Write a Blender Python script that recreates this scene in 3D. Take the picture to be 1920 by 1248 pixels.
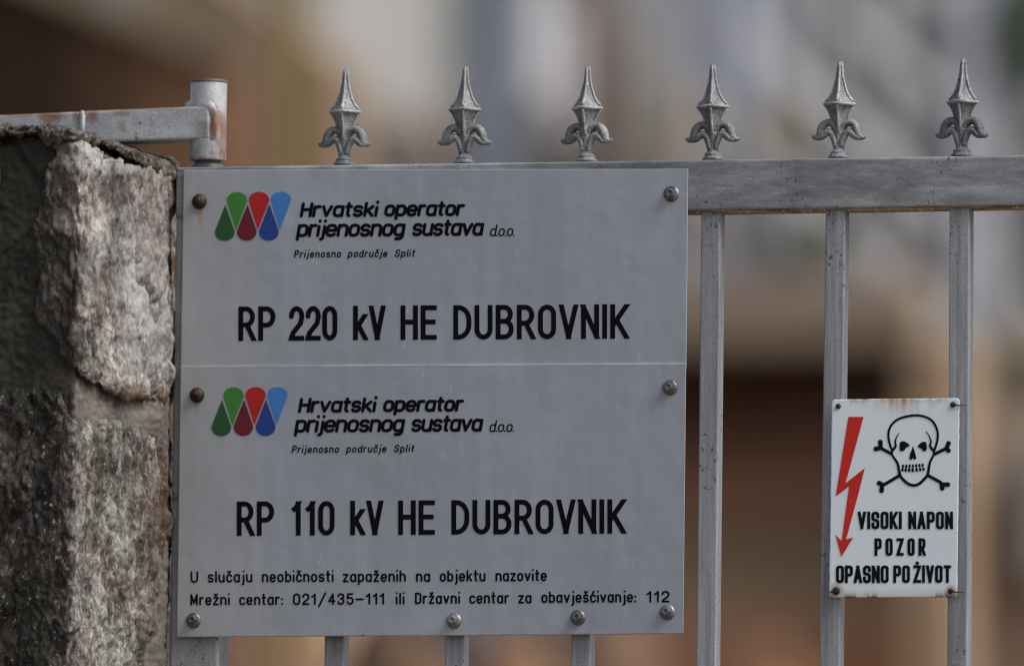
import bpy, bmesh, math, random
import numpy as np
from mathutils import Vector, Matrix, noise

random.seed(7)
rng = np.random.default_rng(7)
for o in list(bpy.data.objects):
    bpy.data.objects.remove(o)
scene = bpy.context.scene
col = scene.collection
R = math.radians

# ---------------------------------------------------------------- camera
F_PX = 20000.0                       # focal length in photograph pixels (1920 wide)
DIST = 11.6
YAW, PITCH, ROLL = R(14.8), R(4.5), 0.010
TARGET = Vector((0.0, 0.0, 2.0))
fwd = Vector((-math.sin(YAW)*math.cos(PITCH), math.cos(YAW)*math.cos(PITCH), math.sin(PITCH)))
rgt0 = Vector((math.cos(YAW), math.sin(YAW), 0))
up0 = rgt0.cross(fwd)
rgt = (rgt0*math.cos(ROLL) + up0*math.sin(ROLL)).normalized()
upv = rgt.cross(fwd).normalized()
CAM = TARGET - fwd*DIST
cd = bpy.data.cameras.new('camera')
cam = bpy.data.objects.new('camera', cd)
col.objects.link(cam)
cam.matrix_world = Matrix((
    (rgt.x, upv.x, -fwd.x, CAM.x), (rgt.y, upv.y, -fwd.y, CAM.y),
    (rgt.z, upv.z, -fwd.z, CAM.z), (0, 0, 0, 1)))
cd.sensor_width = 36
cd.lens = F_PX/1920*36
cd.clip_start, cd.clip_end = 0.5, 3000
cd.dof.use_dof = True
cd.dof.focus_distance = DIST - 0.045
cd.dof.aperture_fstop = 3.6
cd.dof.aperture_blades = 0
scene.camera = cam

# ---------------------------------------------------------------- light
SUN_EL, SUN_AZ = R(48), R(102)       # azimuth measured from +Y (north) towards +X
w = bpy.data.worlds.new('World'); scene.world = w
w.use_nodes = True
nt = w.node_tree
sky = nt.nodes.new('ShaderNodeTexSky'); sky.sky_type = 'NISHITA'
sky.sun_disc = False; sky.sun_elevation = SUN_EL; sky.sun_rotation = SUN_AZ
sky.air_density = 1.0; sky.dust_density = 4.0; sky.ozone_density = 1.0
hs = nt.nodes.new('ShaderNodeHueSaturation'); hs.inputs['Saturation'].default_value = 0.6
nt.links.new(sky.outputs[0], hs.inputs['Color'])
nt.links.new(hs.outputs[0], nt.nodes['Background'].inputs[0])
nt.nodes['Background'].inputs[1].default_value = 0.115
sl = bpy.data.lights.new('sun', 'SUN'); sl.energy = 2.3; sl.angle = R(35); sl.color = (1.0, 0.97, 0.93)
so = bpy.data.objects.new('sun', sl); col.objects.link(so)
sd = Vector((math.sin(SUN_AZ)*math.cos(SUN_EL), math.cos(SUN_AZ)*math.cos(SUN_EL), math.sin(SUN_EL)))
so.rotation_euler = sd.to_track_quat('Z', 'Y').to_euler()
so.location = (6, -8, 14)
scene.view_settings.view_transform = 'Standard'
scene.view_settings.look = 'None'
scene.view_settings.exposure = 0.19
scene.view_settings.gamma = 1.0
scene.render.engine = 'CYCLES'
scene.cycles.filter_width = 1.2

# ---------------------------------------------------------------- helpers
def P(px, py, y=0.0):
    """point of the vertical plane at depth y that is seen at photograph pixel (px, py)"""
    d = fwd + rgt*((px-960)/F_PX) + upv*((624-py)/F_PX)
    t = (y-CAM.y)/d.y
    return CAM + d*t

fw, rw, uw, cw = (np.array(v) for v in (fwd, rgt, upv, CAM))
def PA(px, py, y):
    px, py = np.asarray(px, float), np.asarray(py, float)
    d = fw + rw*((px-960)/F_PX)[:, None] + uw*((624-py)/F_PX)[:, None]
    t = ((y-cw[1])/d[:, 1])[:, None]
    return cw + d*t

def tag(o, label=None, cat=None, group=None, kind=None):
    if label: o['label'] = label
    if cat: o['category'] = cat
    if group: o['group'] = group
    if kind: o['kind'] = kind
    return o

def empty(name, loc=(0, 0, 0), **k):
    o = bpy.data.objects.new(name, None); col.objects.link(o)
    o.location = loc; o.empty_display_size = 0.05
    return tag(o, **k)

def mesh(name, verts, faces, mat, parent=None, smooth=False, bevel=0.0, seg=2):
    me = bpy.data.meshes.new(name)
    me.from_pydata([tuple(v) for v in verts], [], [tuple(f) for f in faces])
    me.materials.append(mat)
    if smooth:
        me.polygons.foreach_set('use_smooth', [True]*len(me.polygons))
    me.update()
    o = bpy.data.objects.new(name, me); col.objects.link(o)
    if parent is not None:
        o.parent = parent
        if parent.type == 'EMPTY':
            o.matrix_parent_inverse = Matrix.Translation(-parent.location)
    if bevel:
        b = o.modifiers.new('bevel', 'BEVEL'); b.width = bevel; b.segments = seg
        b.limit_method = 'ANGLE'; b.angle_limit = R(35)
        b.harden_normals = False
    return o

class MB:
    """collects pieces of ONE mesh"""
    def __init__(s): s.v, s.f = [], []
    def add(s, v, f):
        n = len(s.v); s.v += [tuple(q) for q in v]; s.f += [tuple(i+n for i in q) for q in f]; return s
    def box(s, x0, x1, y0, y1, z0, z1):
        v = [(x0,y0,z0),(x1,y0,z0),(x1,y1,z0),(x0,y1,z0),(x0,y0,z1),(x1,y0,z1),(x1,y1,z1),(x0,y1,z1)]
        return s.add(v, [(0,3,2,1),(4,5,6,7),(0,1,5,4),(1,2,6,5),(2,3,7,6),(3,0,4,7)])
    def beam(s, a, b, wx, wy, upd=(0, 0, 1), off=(0, 0)):
        """rectangular bar from a to b, wx across, wy along upd"""
        a, b = Vector(a), Vector(b); d = (b-a).normalized()
        u = Vector(upd); r_ = d.cross(u).normalized(); u = r_.cross(d).normalized()
        q = [(-wx/2, -wy/2), (wx/2, -wy/2), (wx/2, wy/2), (-wx/2, wy/2)]
        v = [a + r_*i + u*j for i, j in q] + [b + r_*i + u*j for i, j in q]
        return s.add(v, [(0,1,2,3),(7,6,5,4),(0,4,5,1),(1,5,6,2),(2,6,7,3),(3,7,4,0)])
    def tube(s, pts, rad, n=12, sy=1.0, cap=True, fr=None):
        """round tube through pts, radius list; sy flattens along world y"""
        pts = [Vector(p) for p in pts]; N = len(pts)
        if not hasattr(rad, '__len__'): rad = [rad]*N
        v, f = [], []
        for i, p in enumerate(pts):
            t = (pts[min(i+1, N-1)]-pts[max(i-1, 0)]).normalized()
            a = Vector((0, 1, 0)) if abs(t.y) < 0.9 else Vector((1, 0, 0))
            b = t.cross(a).normalized(); a = b.cross(t).normalized()
            for k in range(n):
                an = 2*math.pi*k/n
                v.append(p + (a*math.cos(an)*sy + b*math.sin(an))*rad[i])
        for i in range(N-1):
            for k in range(n):
                k2 = (k+1) % n
                f.append((i*n+k, i*n+k2, (i+1)*n+k2, (i+1)*n+k))
        if cap:
            f.append(tuple(reversed(range(n)))); f.append(tuple((N-1)*n+k for k in range(n)))
        return s.add(v, f)
    def lathe(s, c, prof, n=24, axis='z', cap=True):
        c = Vector(c); v, f = [], []
        for r_, h in prof:
            for k in range(n):
                a = 2*math.pi*k/n
                if axis == 'z': v.append(c + Vector((r_*math.cos(a), r_*math.sin(a), h)))
                else: v.append(c + Vector((r_*math.cos(a), -h, r_*math.sin(a))))
        m = len(prof)
        for i in range(m-1):
            for k in range(n):
                k2 = (k+1) % n
                f.append((i*n+k, i*n+k2, (i+1)*n+k2, (i+1)*n+k))
        if cap:
            f.append(tuple(reversed(range(n)))); f.append(tuple((m-1)*n+k for k in range(n)))
        return s.add(v, f)
    def build(s, name, mat, parent=None, **k):
        return mesh(name, s.v, s.f, mat, parent, **k)

def copy_tree(o, parent=None):
    c = o.copy(); col.objects.link(c)
    if parent is not None: c.parent = parent
    for ch in o.children: copy_tree(ch, c)
    return c

# ---------------------------------------------------------------- materials
class Mat:
    def __init__(s, name, rough=0.6, metal=0.0, spec=0.5):
        s.m = bpy.data.materials.new(name); s.m.use_nodes = True
        s.t = s.m.node_tree; s.b = s.t.nodes['Principled BSDF']
        s.b.inputs['Roughness'].default_value = rough
        s.b.inputs['Metallic'].default_value = metal
        s.b.inputs['Specular IOR Level'].default_value = spec
        s.geo = s.t.nodes.new('ShaderNodeNewGeometry')
    def L(s, a, b): s.t.links.new(a, b)
    def pos(s, scale=(1, 1, 1), loc=(0, 0, 0)):
        m = s.t.nodes.new('ShaderNodeMapping'); m.inputs['Scale'].default_value = scale
        m.inputs['Location'].default_value = loc
        s.L(s.geo.outputs['Position'], m.inputs[0]); return m.outputs[0]
    def noise(s, scale, detail=4, rough=0.6, stretch=(1, 1, 1), loc=(0, 0, 0), dist=0.0):
        n = s.t.nodes.new('ShaderNodeTexNoise'); n.inputs['Scale'].default_value = scale
        n.inputs['Detail'].default_value = detail; n.inputs['Roughness'].default_value = rough
        n.inputs['Distortion'].default_value = dist
        s.L(s.pos(stretch, loc), n.inputs['Vector']); return n.outputs[0]
    def vor(s, scale, feature='F1', stretch=(1, 1, 1), out=0):
        n = s.t.nodes.new('ShaderNodeTexVoronoi'); n.inputs['Scale'].default_value = scale
        n.feature = feature
        s.L(s.pos(stretch), n.inputs['Vector']); return n.outputs[out]
    def ramp(s, v, stops):
        r_ = s.t.nodes.new('ShaderNodeValToRGB'); e = r_.color_ramp.elements
        while len(e) < len(stops): e.new(0.5)
        for q, (p, c) in zip(e, stops):
            q.position = p; q.color = (*c, 1) if hasattr(c, '__len__') else (c, c, c, 1)
        s.L(v, r_.inputs[0]); return r_.outputs[0]
    def mix(s, f, a, b, mode='MIX'):
        m = s.t.nodes.new('ShaderNodeMix'); m.data_type = 'RGBA'; m.blend_type = mode
        for i, v in ((0, f), (6, a), (7, b)):
            if hasattr(v, 'node'): s.L(v, m.inputs[i])
            elif i == 0: m.inputs[0].default_value = v
            else: m.inputs[i].default_value = (*v, 1)
        return m.outputs[2]
    def math(s, op, a, b=0.0, c=0.0, clamp=False):
        m = s.t.nodes.new('ShaderNodeMath'); m.operation = op; m.use_clamp = clamp
        for i, v in enumerate((a, b, c)):
            if hasattr(v, 'node'): s.L(v, m.inputs[i])
            else: m.inputs[i].default_value = v
        return m.outputs[0]
    def sep(s):
        x = s.t.nodes.new('ShaderNodeSeparateXYZ'); s.L(s.geo.outputs['Position'], x.inputs[0]); return x.outputs
    def color(s, v):
        if hasattr(v, 'node'): s.L(v, s.b.inputs['Base Color'])
        else: s.b.inputs['Base Color'].default_value = (*v, 1)
        return s
    def rough(s, v): s.L(v, s.b.inputs['Roughness']); return s
    def bump(s, h, strength=0.3, dist=0.001):
        prev = s.b.inputs['Normal'].links[0].from_socket if s.b.inputs['Normal'].links else None
        b = s.t.nodes.new('ShaderNodeBump'); b.inputs['Strength'].default_value = strength
        b.inputs['Distance'].default_value = dist
        s.L(h, b.inputs['Height'])
        if prev: s.L(prev, b.inputs['Normal'])
        s.L(b.outputs[0], s.b.inputs['Normal']); return s
    def spot(s, px, py, rx, ry, y=0.0, drip=0.0):
        """soft elliptical stain and shade mask (0..1) centred on the point of the gate plane"""
        p = P(px, py, y); x = s.sep()
        dx = s.math('MULTIPLY', s.math('SUBTRACT', x[0], p.x), 1/(rx*0.0006))
        dz = s.math('MULTIPLY', s.math('SUBTRACT', x[2], p.z), 1/(ry*0.0006))
        d = s.math('SQRT', s.math('ADD', s.math('MULTIPLY', dx, dx), s.math('MULTIPLY', dz, dz)))
        return s.math('SUBTRACT', 1.0, d, clamp=True)

def metal(name, base, dark, stretch, loc=(0, 0, 0), rust=0.0, metalness=0.35, amt=0.5, rough=0.5, spots=(), under=None, grain=0.36):
    m = Mat(name, rough, metalness)
    a = m.noise(14, 5, 0.65, stretch, loc)
    b = m.noise(70, 4, 0.7, stretch, loc)
    f = m.noise(520, 3, 0.7, (1, 1, 1), loc)
    big = m.noise(4, 3, 0.6, stretch, loc)
    mask = m.math('ADD', m.math('MULTIPLY', a, 0.6), m.math('MULTIPLY', b, 0.4))
    c = m.ramp(mask, [(0.36, dark), (0.50, tuple((x+y)/2 for x, y in zip(base, dark))), (0.60, base), (0.8, tuple(min(1, x*1.18) for x in base))])
    c = m.mix(m.ramp(big, [(0.42, 0.0), (0.7, amt)]), c, dark)
    c = m.mix(grain, c, m.ramp(f, [(0.36, 0.25), (0.64, 0.75)]), 'OVERLAY')
    if grain > 0.7:
        c = m.mix(m.ramp(m.noise(190, 5, 0.8, (1, 1, 1), loc), [(0.50, 0.0), (0.62, 0.6)]), c, dark)
    chips = m.math('MULTIPLY', m.ramp(m.noise(230, 3, 0.6, (1, 1, 0.6), (3, 1, 2)), [(0.60, 0.0), (0.64, 0.8)]), m.ramp(m.noise(16, 3, 0.6, (1, 1, 0.6), (6, 1, 2)), [(0.51, 0.0), (0.60, 1.0)]))
    c = m.mix(chips, c, (0.045, 0.05, 0.055))
    for (px, py, rx, ry, k) in spots:
        ns = m.ramp(m.noise(90, 5, 0.75, (1, 1, 0.4), (px*0.01, 0, 0)), [(0.36, 0.0), (0.47, 1.0)])
        c = m.mix(m.math('MULTIPLY', m.math('MULTIPLY', m.math('POWER', m.spot(px, py, rx, ry, 0.01), 0.5), ns), k), c, (0.20, 0.075, 0.022))
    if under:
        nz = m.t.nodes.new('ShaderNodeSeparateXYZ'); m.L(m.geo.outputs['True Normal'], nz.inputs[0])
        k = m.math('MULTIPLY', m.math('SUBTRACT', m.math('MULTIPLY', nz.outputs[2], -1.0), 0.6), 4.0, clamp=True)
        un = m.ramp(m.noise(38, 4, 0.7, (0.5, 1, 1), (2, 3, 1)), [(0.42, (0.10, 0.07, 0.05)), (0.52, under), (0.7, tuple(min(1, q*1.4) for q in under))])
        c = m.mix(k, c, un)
    if rust:
        rn = m.noise(22, 6, 0.75, (1, 1, 0.45), (5, 0, 3))
        c = m.mix(m.ramp(rn, [(0.62-rust*0.1, 0.0), (0.72-rust*0.1, 0.85)]), c, (0.13, 0.055, 0.025))
    m.color(c).rough(m.ramp(b, [(0.3, rough+0.15), (0.7, rough-0.12)]))
    m.bump(f, 0.25 if grain < 0.7 else 0.7, 0.0006 if grain < 0.7 else 0.0015).bump(mask, 0.3, 0.0015)
    return m.m

# ---------------------------------------------------------------- lettering: stroke glyphs -> distance field -> flat mesh
def arcp(cx, cy, rx, ry, a0, a1, n=9):
    return [(cx+rx*math.cos(R(a0+(a1-a0)*i/(n-1))), cy+ry*math.sin(R(a0+(a1-a0)*i/(n-1)))) for i in range(n)]

def rrect(x0, y0, x1, y1, r):
    r = min(r, (x1-x0)/2, (y1-y0)/2)
    p = arcp(x1-r, y1-r, r, r, 0, 90)+arcp(x0+r, y1-r, r, r, 90, 180)+arcp(x0+r, y0+r, r, r, 180, 270)+arcp(x1-r, y0+r, r, r, 270, 360)
    return p+[p[0]]

def glyph(c, w, X, D, k, dd=0.0):
    """strokes of a character: w centre-line width, X x-height, D descender, k corner roundness"""
    r = w/2*k
    def bowlr(y0, y1, x1=None):            # open to the left
        x1 = w if x1 is None else x1
        q = min(r if k < 1 else (y1-y0)/2, (y1-y0)/2, x1*0.8)
        return [(0, y1), (x1-q, y1)]+arcp(x1-q, y1-q, q, q, 90, 0)+arcp(x1-q, y0+q, q, q, 0, -90)+[(x1-q, y0), (0, y0)]
    lw = w*0.92                            # lower case width
    lr = min(lw/2, X/2)*(k if k < 1 else 1)
    o_ = rrect(0, 0, lw, X, lr)
    arch = [(0, X-lr)]+arcp(lr, X-lr, lr, lr, 180, 90)+arcp(lw-lr, X-lr, lr, lr, 90, 0)+[(lw, 0)]
    cup = [(0, X)]+arcp(lr, lr, lr, lr, 180, 270)+arcp(lw-lr, lr, lr, lr, 270, 360)+[(lw, X)]
    base, acc = {'č': ('c', 1), 'š': ('s', 1), 'ž': ('z', 1), 'ć': ('c', 2), 'Ž': ('Z', 3)}.get(c, (c, 0))
    c0, c = c, base
    if c in 'O0': W, S = w, [rrect(0, 0, w, 1, r)]
    elif c == 'D': W, S = w, [[(0, 0), (0, 1)], bowlr(0, 1)]
    elif c == 'P': W, S = w, [[(0, 0), (0, 1)], bowlr(.45, 1)]
    elif c == 'R': W, S = w, [[(0, 0), (0, 1)], bowlr(.46, 1, w*.95), [(w*.5, .46), (w, 0)]]
    elif c == 'B': W, S = w, [[(0, 0), (0, 1)], bowlr(.53, 1, w*.93), bowlr(0, .53)]
    elif c == 'U': W, S = w, [[(0, 1)]+arcp(r, r, r, r, 180, 270)+arcp(w-r, r, r, r, 270, 360)+[(w, 1)]]
    elif c == 'H': W, S = w, [[(0, 0), (0, 1)], [(w, 0), (w, 1)], [(0, .52), (w, .52)]]
    elif c == 'E': W, S = w*.9, [[(0, 0), (0, 1)], [(0, 0), (w*.9, 0)], [(0, 1), (w*.9, 1)], [(0, .52), (w*.8, .52)]]
    elif c == 'I': W, S = 0, [[(0, 0), (0, 1)]]
    elif c == 'T': W, S = w*.95, [[(0, 1), (w*.95, 1)], [(w*.475, 0), (w*.475, 1)]]
    elif c == 'N': W, S = w, [[(0, 0), (0, 1)], [(w, 0), (w, 1)], [(0, 1), (w, 0)]]
    elif c == 'M': W, S = w*1.15, [[(0, 0), (0, 1)], [(w*1.15, 0), (w*1.15, 1)], [(0, 1), (w*.575, .15), (w*1.15, 1)]]
    elif c == 'V': W, S = w*1.05, [[(0, 1), (w*.525, 0)], [(w*1.05, 1), (w*.525, 0)]]
    elif c == 'A': W, S = w*1.05, [[(0, 0), (w*.525, 1)], [(w*1.05, 0), (w*.525, 1)], [(w*.22, .27), (w*.83, .27)]]
    elif c == 'Z': W, S = w, [[(0, 1), (w, 1)], [(0, 0), (w, 0)], [(0, 0), (w, 1)]]
    elif c == 'K': W, S = w, [[(0, 0), (0, 1)], [(0, .36), (w, 1)], [(w*.3, .55), (w, 0)]]
    elif c == 'k': W, S = w*.86, [[(0, 0), (0, 1)], [(0, X*.36), (w*.8, X)], [(w*.28, X*.58), (w*.86, 0)]]
    elif c == 'S':
        q = min(r, .25)
        W, S = w, [[(w, .76)]+arcp(w-q, 1-q, q, q, 0, 90)+arcp(q, 1-q, q, q, 90, 180)+arcp(q, .52+q, q, q, 180, 250, 6)
                   + arcp(w-q, .50-q, q, q, 70, 0, 6)+arcp(w-q, q, q, q, 0, -90)+arcp(q, q, q, q, 270, 180)+[(0, .25)]]
    elif c == '1': W, S = w*.6, [[(w*.5, 0), (w*.5, 1)], [(0, .76), (w*.30, .86), (w*.5, 1)]]
    elif c == '2': W, S = w, [[(0, .74)]+arcp(r, 1-r, r, r, 180, 90)+arcp(w-r, 1-r, r, r, 90, 0)+[(w, .70), (w*.88, .50), (w*.15, .18), (0, .0)], [(0, 0), (w, 0)]]
    elif c == '3':
        q = min(w/2, .24)
        W, S = w, [[(0, .80)]+arcp(q, 1-q, q, q, 170, 90)+arcp(w-q-.02, 1-q, q, q, 90, -60)+[(w*.45, .53)], [(w*.45, .53)]+arcp(w-q, q+.03, q, q+.03, 70, -90)+arcp(q, q, q, q, 270, 190)]
    elif c == '4': W, S = w, [[(w, .28), (0, .28), (w*.72, 1)], [(w*.72, 1), (w*.72, 0)]]
    elif c == '5':
        q = min(w/2, .3)
        W, S = w, [[(w*.92, 1), (w*.12, 1), (w*.04, .55)]+arcp(w-q, .62-q, q, q, 110, 0)+arcp(w-q, q, q, q, 0, -90)+arcp(q, q, q, q, 270, 195)]
    elif c == '/': W, S = w*1.15, [[(0, -.22), (w*1.15, 1.12)]]
    elif c == '-': W, S = w*1.2, [[(0, .45), (w*1.2, .45)]]
    elif c == ':': W, S = 0, [[(0, 0), (0, .04)], [(0, .5), (0, .54)]]
    elif c == '.': W, S = 0, [[(0, 0), (0, .02)]]
    elif c == 'a': W, S = lw, [o_, [(lw, X), (lw, 0)]]
    elif c == 'd': W, S = lw, [o_, [(lw, 1), (lw, 0)]]
    elif c == 'b': W, S = lw, [o_, [(0, 1), (0, 0)]]
    elif c == 'p': W, S = lw, [o_, [(0, X), (0, D)]]
    elif c == 'g': W, S = lw, [o_, [(lw, X)]+arcp(lw-lr, D+lr, lr, lr, 0, -90)+[(lr*.6, D)]]
    elif c == 'o': W, S = lw, [o_]
    elif c == 'c': W, S = lw*.9, [arcp(lw-lr, X-lr, lr, lr, 25, 90)+arcp(lr, X-lr, lr, lr, 90, 180)+arcp(lr, lr, lr, lr, 180, 270)+arcp(lw-lr, lr, lr, lr, 270, 335)]
    elif c == 'e': W, S = lw, [[(0, X*.5), (lw, X*.5)]+arcp(lw-lr, X-lr, lr, lr, 0, 90)+arcp(lr, X-lr, lr, lr, 90, 180)+arcp(lr, lr, lr, lr, 180, 270)+arcp(lw-lr, lr, lr, lr, 270, 325)]
    elif c == 'n': W, S = lw, [[(0, 0), (0, X)], arch]
    elif c == 'h': W, S = lw, [[(0, 0), (0, 1)], arch]
    elif c == 'u': W, S = lw, [cup, [(lw, X), (lw, 0)]]
    elif c == 'r': W, S = lw*.62, [[(0, 0), (0, X)], [(0, X-lr)]+arcp(lr, X-lr, lr, lr, 180, 90)+[(lw*.62, X)]]
    elif c == 'v': W, S = lw, [[(0, X), (lw*.5, 0), (lw, X)]]
    elif c == 'z': W, S = lw*.9, [[(0, X), (lw*.9, X), (0, 0), (lw*.9, 0)]]
    elif c == 's':
        q = min(lw*.42, X*.26); W = lw*.9
        S = [arcp(W-q, X-q, q, q, 30, 90)+arcp(q, X-q, q, q, 90, 245)+arcp(W-q, q, q, q, 65, -90)+arcp(q, q, q, q, 270, 210)]
    elif c == 'i': W, S = 0, [[(0, 0), (0, X-dd)], [(0, 1.0+dd), (0, 1.02+dd)]]
    elif c == 'l': W, S = 0, [[(0, 0), (0, 1)]]
    elif c == 'j': W, S = w*.25, [[(w*.25, X-dd), (w*.25, D+w*.25)]+arcp(0, D+w*.25, w*.25, w*.25, 0, -90, 5), [(w*.25, 1.0+dd), (w*.25, 1.02+dd)]]
    elif c == 't': W, S = w*.55, [[(w*.22, 1), (w*.22, w*.25)]+arcp(w*.47, w*.25, w*.25, w*.25, 180, 260, 5), [(0, X), (w*.55, X)]]
    else: raise ValueError(c)
    if acc == 1: S = S+[[(W*.2, X+.36), (W*.5, X+.19), (W*.8, X+.36)]]
    elif acc == 2: S = S+[[(W*.4, X+.18), (W*.75, X+.38)]]
    elif acc == 3: S = S+[[(W*.34, 1.34), (W*.5, 1.22), (W*.66, 1.34)]]
    return W, S

class Field:
    """distance field over a patch of the photograph-sized plane; negative inside"""
    def __init__(s, x0, y0, x1, y1, h):
        s.h, s.x0, s.y0 = h, x0, y0
        s.X = x0+h*np.arange(int((x1-x0)/h)+2); s.Y = y0+h*np.arange(int((y1-y0)/h)+2)
        s.F = np.full((len(s.Y), len(s.X)), 1e3)
    def sub(s, xa, ya, xb, yb):
        i0, i1 = max(0, int((xa-s.x0)/s.h)-1), min(len(s.X), int((xb-s.x0)/s.h)+3)
        j0, j1 = max(0, int((ya-s.y0)/s.h)-1), min(len(s.Y), int((yb-s.y0)/s.h)+3)
        return slice(j0, j1), slice(i0, i1), s.X[None, i0:i1], s.Y[j0:j1, None]
    def capsule(s, a, b, ta, tb=None, butt=False, e0=0, e1=0, clip=None):
        tb = ta if tb is None else tb
        m = max(ta, tb)+max(e0, e1)+2*s.h
        J, I, X, Y = s.sub(min(a[0], b[0])-m, min(a[1], b[1])-m, max(a[0], b[0])+m, max(a[1], b[1])+m)
        if X.size == 0 or Y.size == 0: return
        dx, dy = b[0]-a[0], b[1]-a[1]; L = math.hypot(dx, dy)
        if L < 1e-6:
            d = np.hypot(X-a[0], Y-a[1])-ta
        else:
            ux, uy = dx/L, dy/L
            al = (X-a[0])*ux+(Y-a[1])*uy; pe = np.abs((X-a[0])*uy-(Y-a[1])*ux)
            if butt: d = np.maximum(pe-ta, np.maximum(-al-e0, al-L-e1))
            else:
                q = np.clip(al/L, 0, 1)
                d = np.hypot(X-a[0]-q*dx, Y-a[1]-q*dy)-(ta+(tb-ta)*q)
        if clip: d = np.maximum(d, np.maximum(clip[0]-Y, Y-clip[1]))
        s.F[J, I] = np.minimum(s.F[J, I], d)
    def poly(s, pts):
        p = np.array(pts, float)
        J, I, X, Y = s.sub(p[:, 0].min()-2, p[:, 1].min()-2, p[:, 0].max()+2, p[:, 1].max()+2)
        X, Y = np.broadcast_arrays(X, Y)
        d = np.full(X.shape, 1e9); ins = np.zeros(X.shape, bool)
        for (ax, ay), (bx, by) in zip(p, np.roll(p, -1, 0)):
            ex, ey = bx-ax, by-ay
            t = np.clip(((X-ax)*ex+(Y-ay)*ey)/(ex*ex+ey*ey+1e-12), 0, 1)
            d = np.minimum(d, np.hypot(X-ax-t*ex, Y-ay-t*ey))
            if ay != by:
                ins ^= ((ay > Y) != (by > Y)) & (X < (bx-ax)*(Y-ay)/(by-ay)+ax)
        d = np.where(ins, -d, d)
        s.F[J, I] = np.minimum(s.F[J, I], d)
    def emit(s, V, Fc, y):
        """marching squares; full cells are merged into horizontal runs"""
        F = s.F; ins = F < 0
        a, b, c, d = ins[:-1, :-1], ins[:-1, 1:], ins[1:, 1:], ins[1:, :-1]
        full = a & b & c & d; part = (a | b | c | d) & ~full
        pts = []; 
        def addp(lst):
            n = len(V)+len(pts); pts.extend(lst); Fc.append(tuple(range(n, n+len(lst))))
        for j in range(full.shape[0]):
            row = full[j]
            if not row.any(): continue
            ed = np.flatnonzero(np.diff(np.concatenate(([0], row.astype(int), [0]))))
            for i0, i1 in zip(ed[::2], ed[1::2]):
                addp([(s.X[i0], s.Y[j]), (s.X[i1], s.Y[j]), (s.X[i1], s.Y[j+1]), (s.X[i0], s.Y[j+1])])
        for j, i in np.argwhere(part):
            cs = [(i, j), (i+1, j), (i+1, j+1), (i, j+1)]
            out = []
            for q in range(4):
                (i0, j0), (i1, j1) = cs[q], cs[(q+1) % 4]
                f0, f1 = F[j0, i0], F[j1, i1]
                if f0 < 0: out.append((s.X[i0], s.Y[j0]))
                if (f0 < 0) != (f1 < 0):
                    t = f0/(f0-f1)
                    out.append((s.X[i0]+(s.X[i1]-s.X[i0])*t, s.Y[j0]+(s.Y[j1]-s.Y[j0])*t))
            if len(out) >= 3: addp(out)
        if pts:
            pa = np.array(pts)
            V.extend(map(tuple, PA(pa[:, 0], pa[:, 1], y)))

def draw_word(V, Fc, txt, x0, x1, base, H, t, y, w=0.5, X=0.7, D=-0.3, k=1.0, gap=0.22, slant=0.0, style='round', h=0.5, tilt=-0.006):
    """one word fitted between x0 and x1 on its baseline"""
    gl = [glyph(c, w, X, D, k, max(0.0, t/H-0.12)) for c in txt]
    hh = H-t
    nat = sum(g[0] for g in gl)*hh + (len(gl)-1)*(gap*H+t)
    tgt = (x1-x0)-t-slant*hh*0.85
    sc = tgt/max(nat, 1e-6) if len(gl) > 1 or gl[0][0] > 0 else 1
    F = Field(x0-6, base-H*1.5-4, x1+6, base+H*0.5+4, h)
    cx = t/2
    for W, S in gl:
        for st in S:
            pp = []
            for gx, gy in st:
                lx = cx+gx*hh*sc+slant*gy*hh
                ly = t/2+gy*hh
                pp.append((x0+lx, base-ly+tilt*lx))
            n = len(pp)
            for i in range(n-1):
                a, b = pp[i], pp[i+1]
                if style == 'round': F.capsule(a, b, t/2)
                else:
                    ga, gb = st[i], st[i+1]
                    axis = abs(ga[0]-gb[0]) < 1e-6 or abs(ga[1]-gb[1]) < 1e-6
                    def ext(g, first):
                        if not first: return 0
                        if axis: return t/2
                        return t if (abs(g[1]) < 1e-6 or abs(g[1]-1) < 1e-6 or abs(g[1]-X) < 1e-6) else 0
                    top = 1.0
                    mx = max(ga[1], gb[1])
                    clip = (base-(t/2+mx*hh+t/2)+tilt*(a[0]-x0), base+tilt*(a[0]-x0)) if mx <= 1.01 else None
                    F.capsule(a, b, t/2, butt=True, e0=ext(ga, i == 0), e1=ext(gb, i == n-2), clip=clip)
                    if i < n-2: F.capsule(b, b, t/2, clip=clip)
        cx += W*hh*sc+(gap*H+t)*sc
    F.emit(V, Fc, y)

def text_part(name, words, y, mat, parent, **st):
    V, Fc = [], []
    for wd in words:
        draw_word(V, Fc, wd[0], wd[1], wd[2], wd[3], y=y, **st)
    return mesh(name, V, Fc, mat, parent)

def shape_part(name, bbox, fn, y, mat, parent, h=0.6):
    V, Fc = [], []
    F = Field(*bbox, h); fn(F); F.emit(V, Fc, y)
    return mesh(name, V, Fc, mat, parent)

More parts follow.
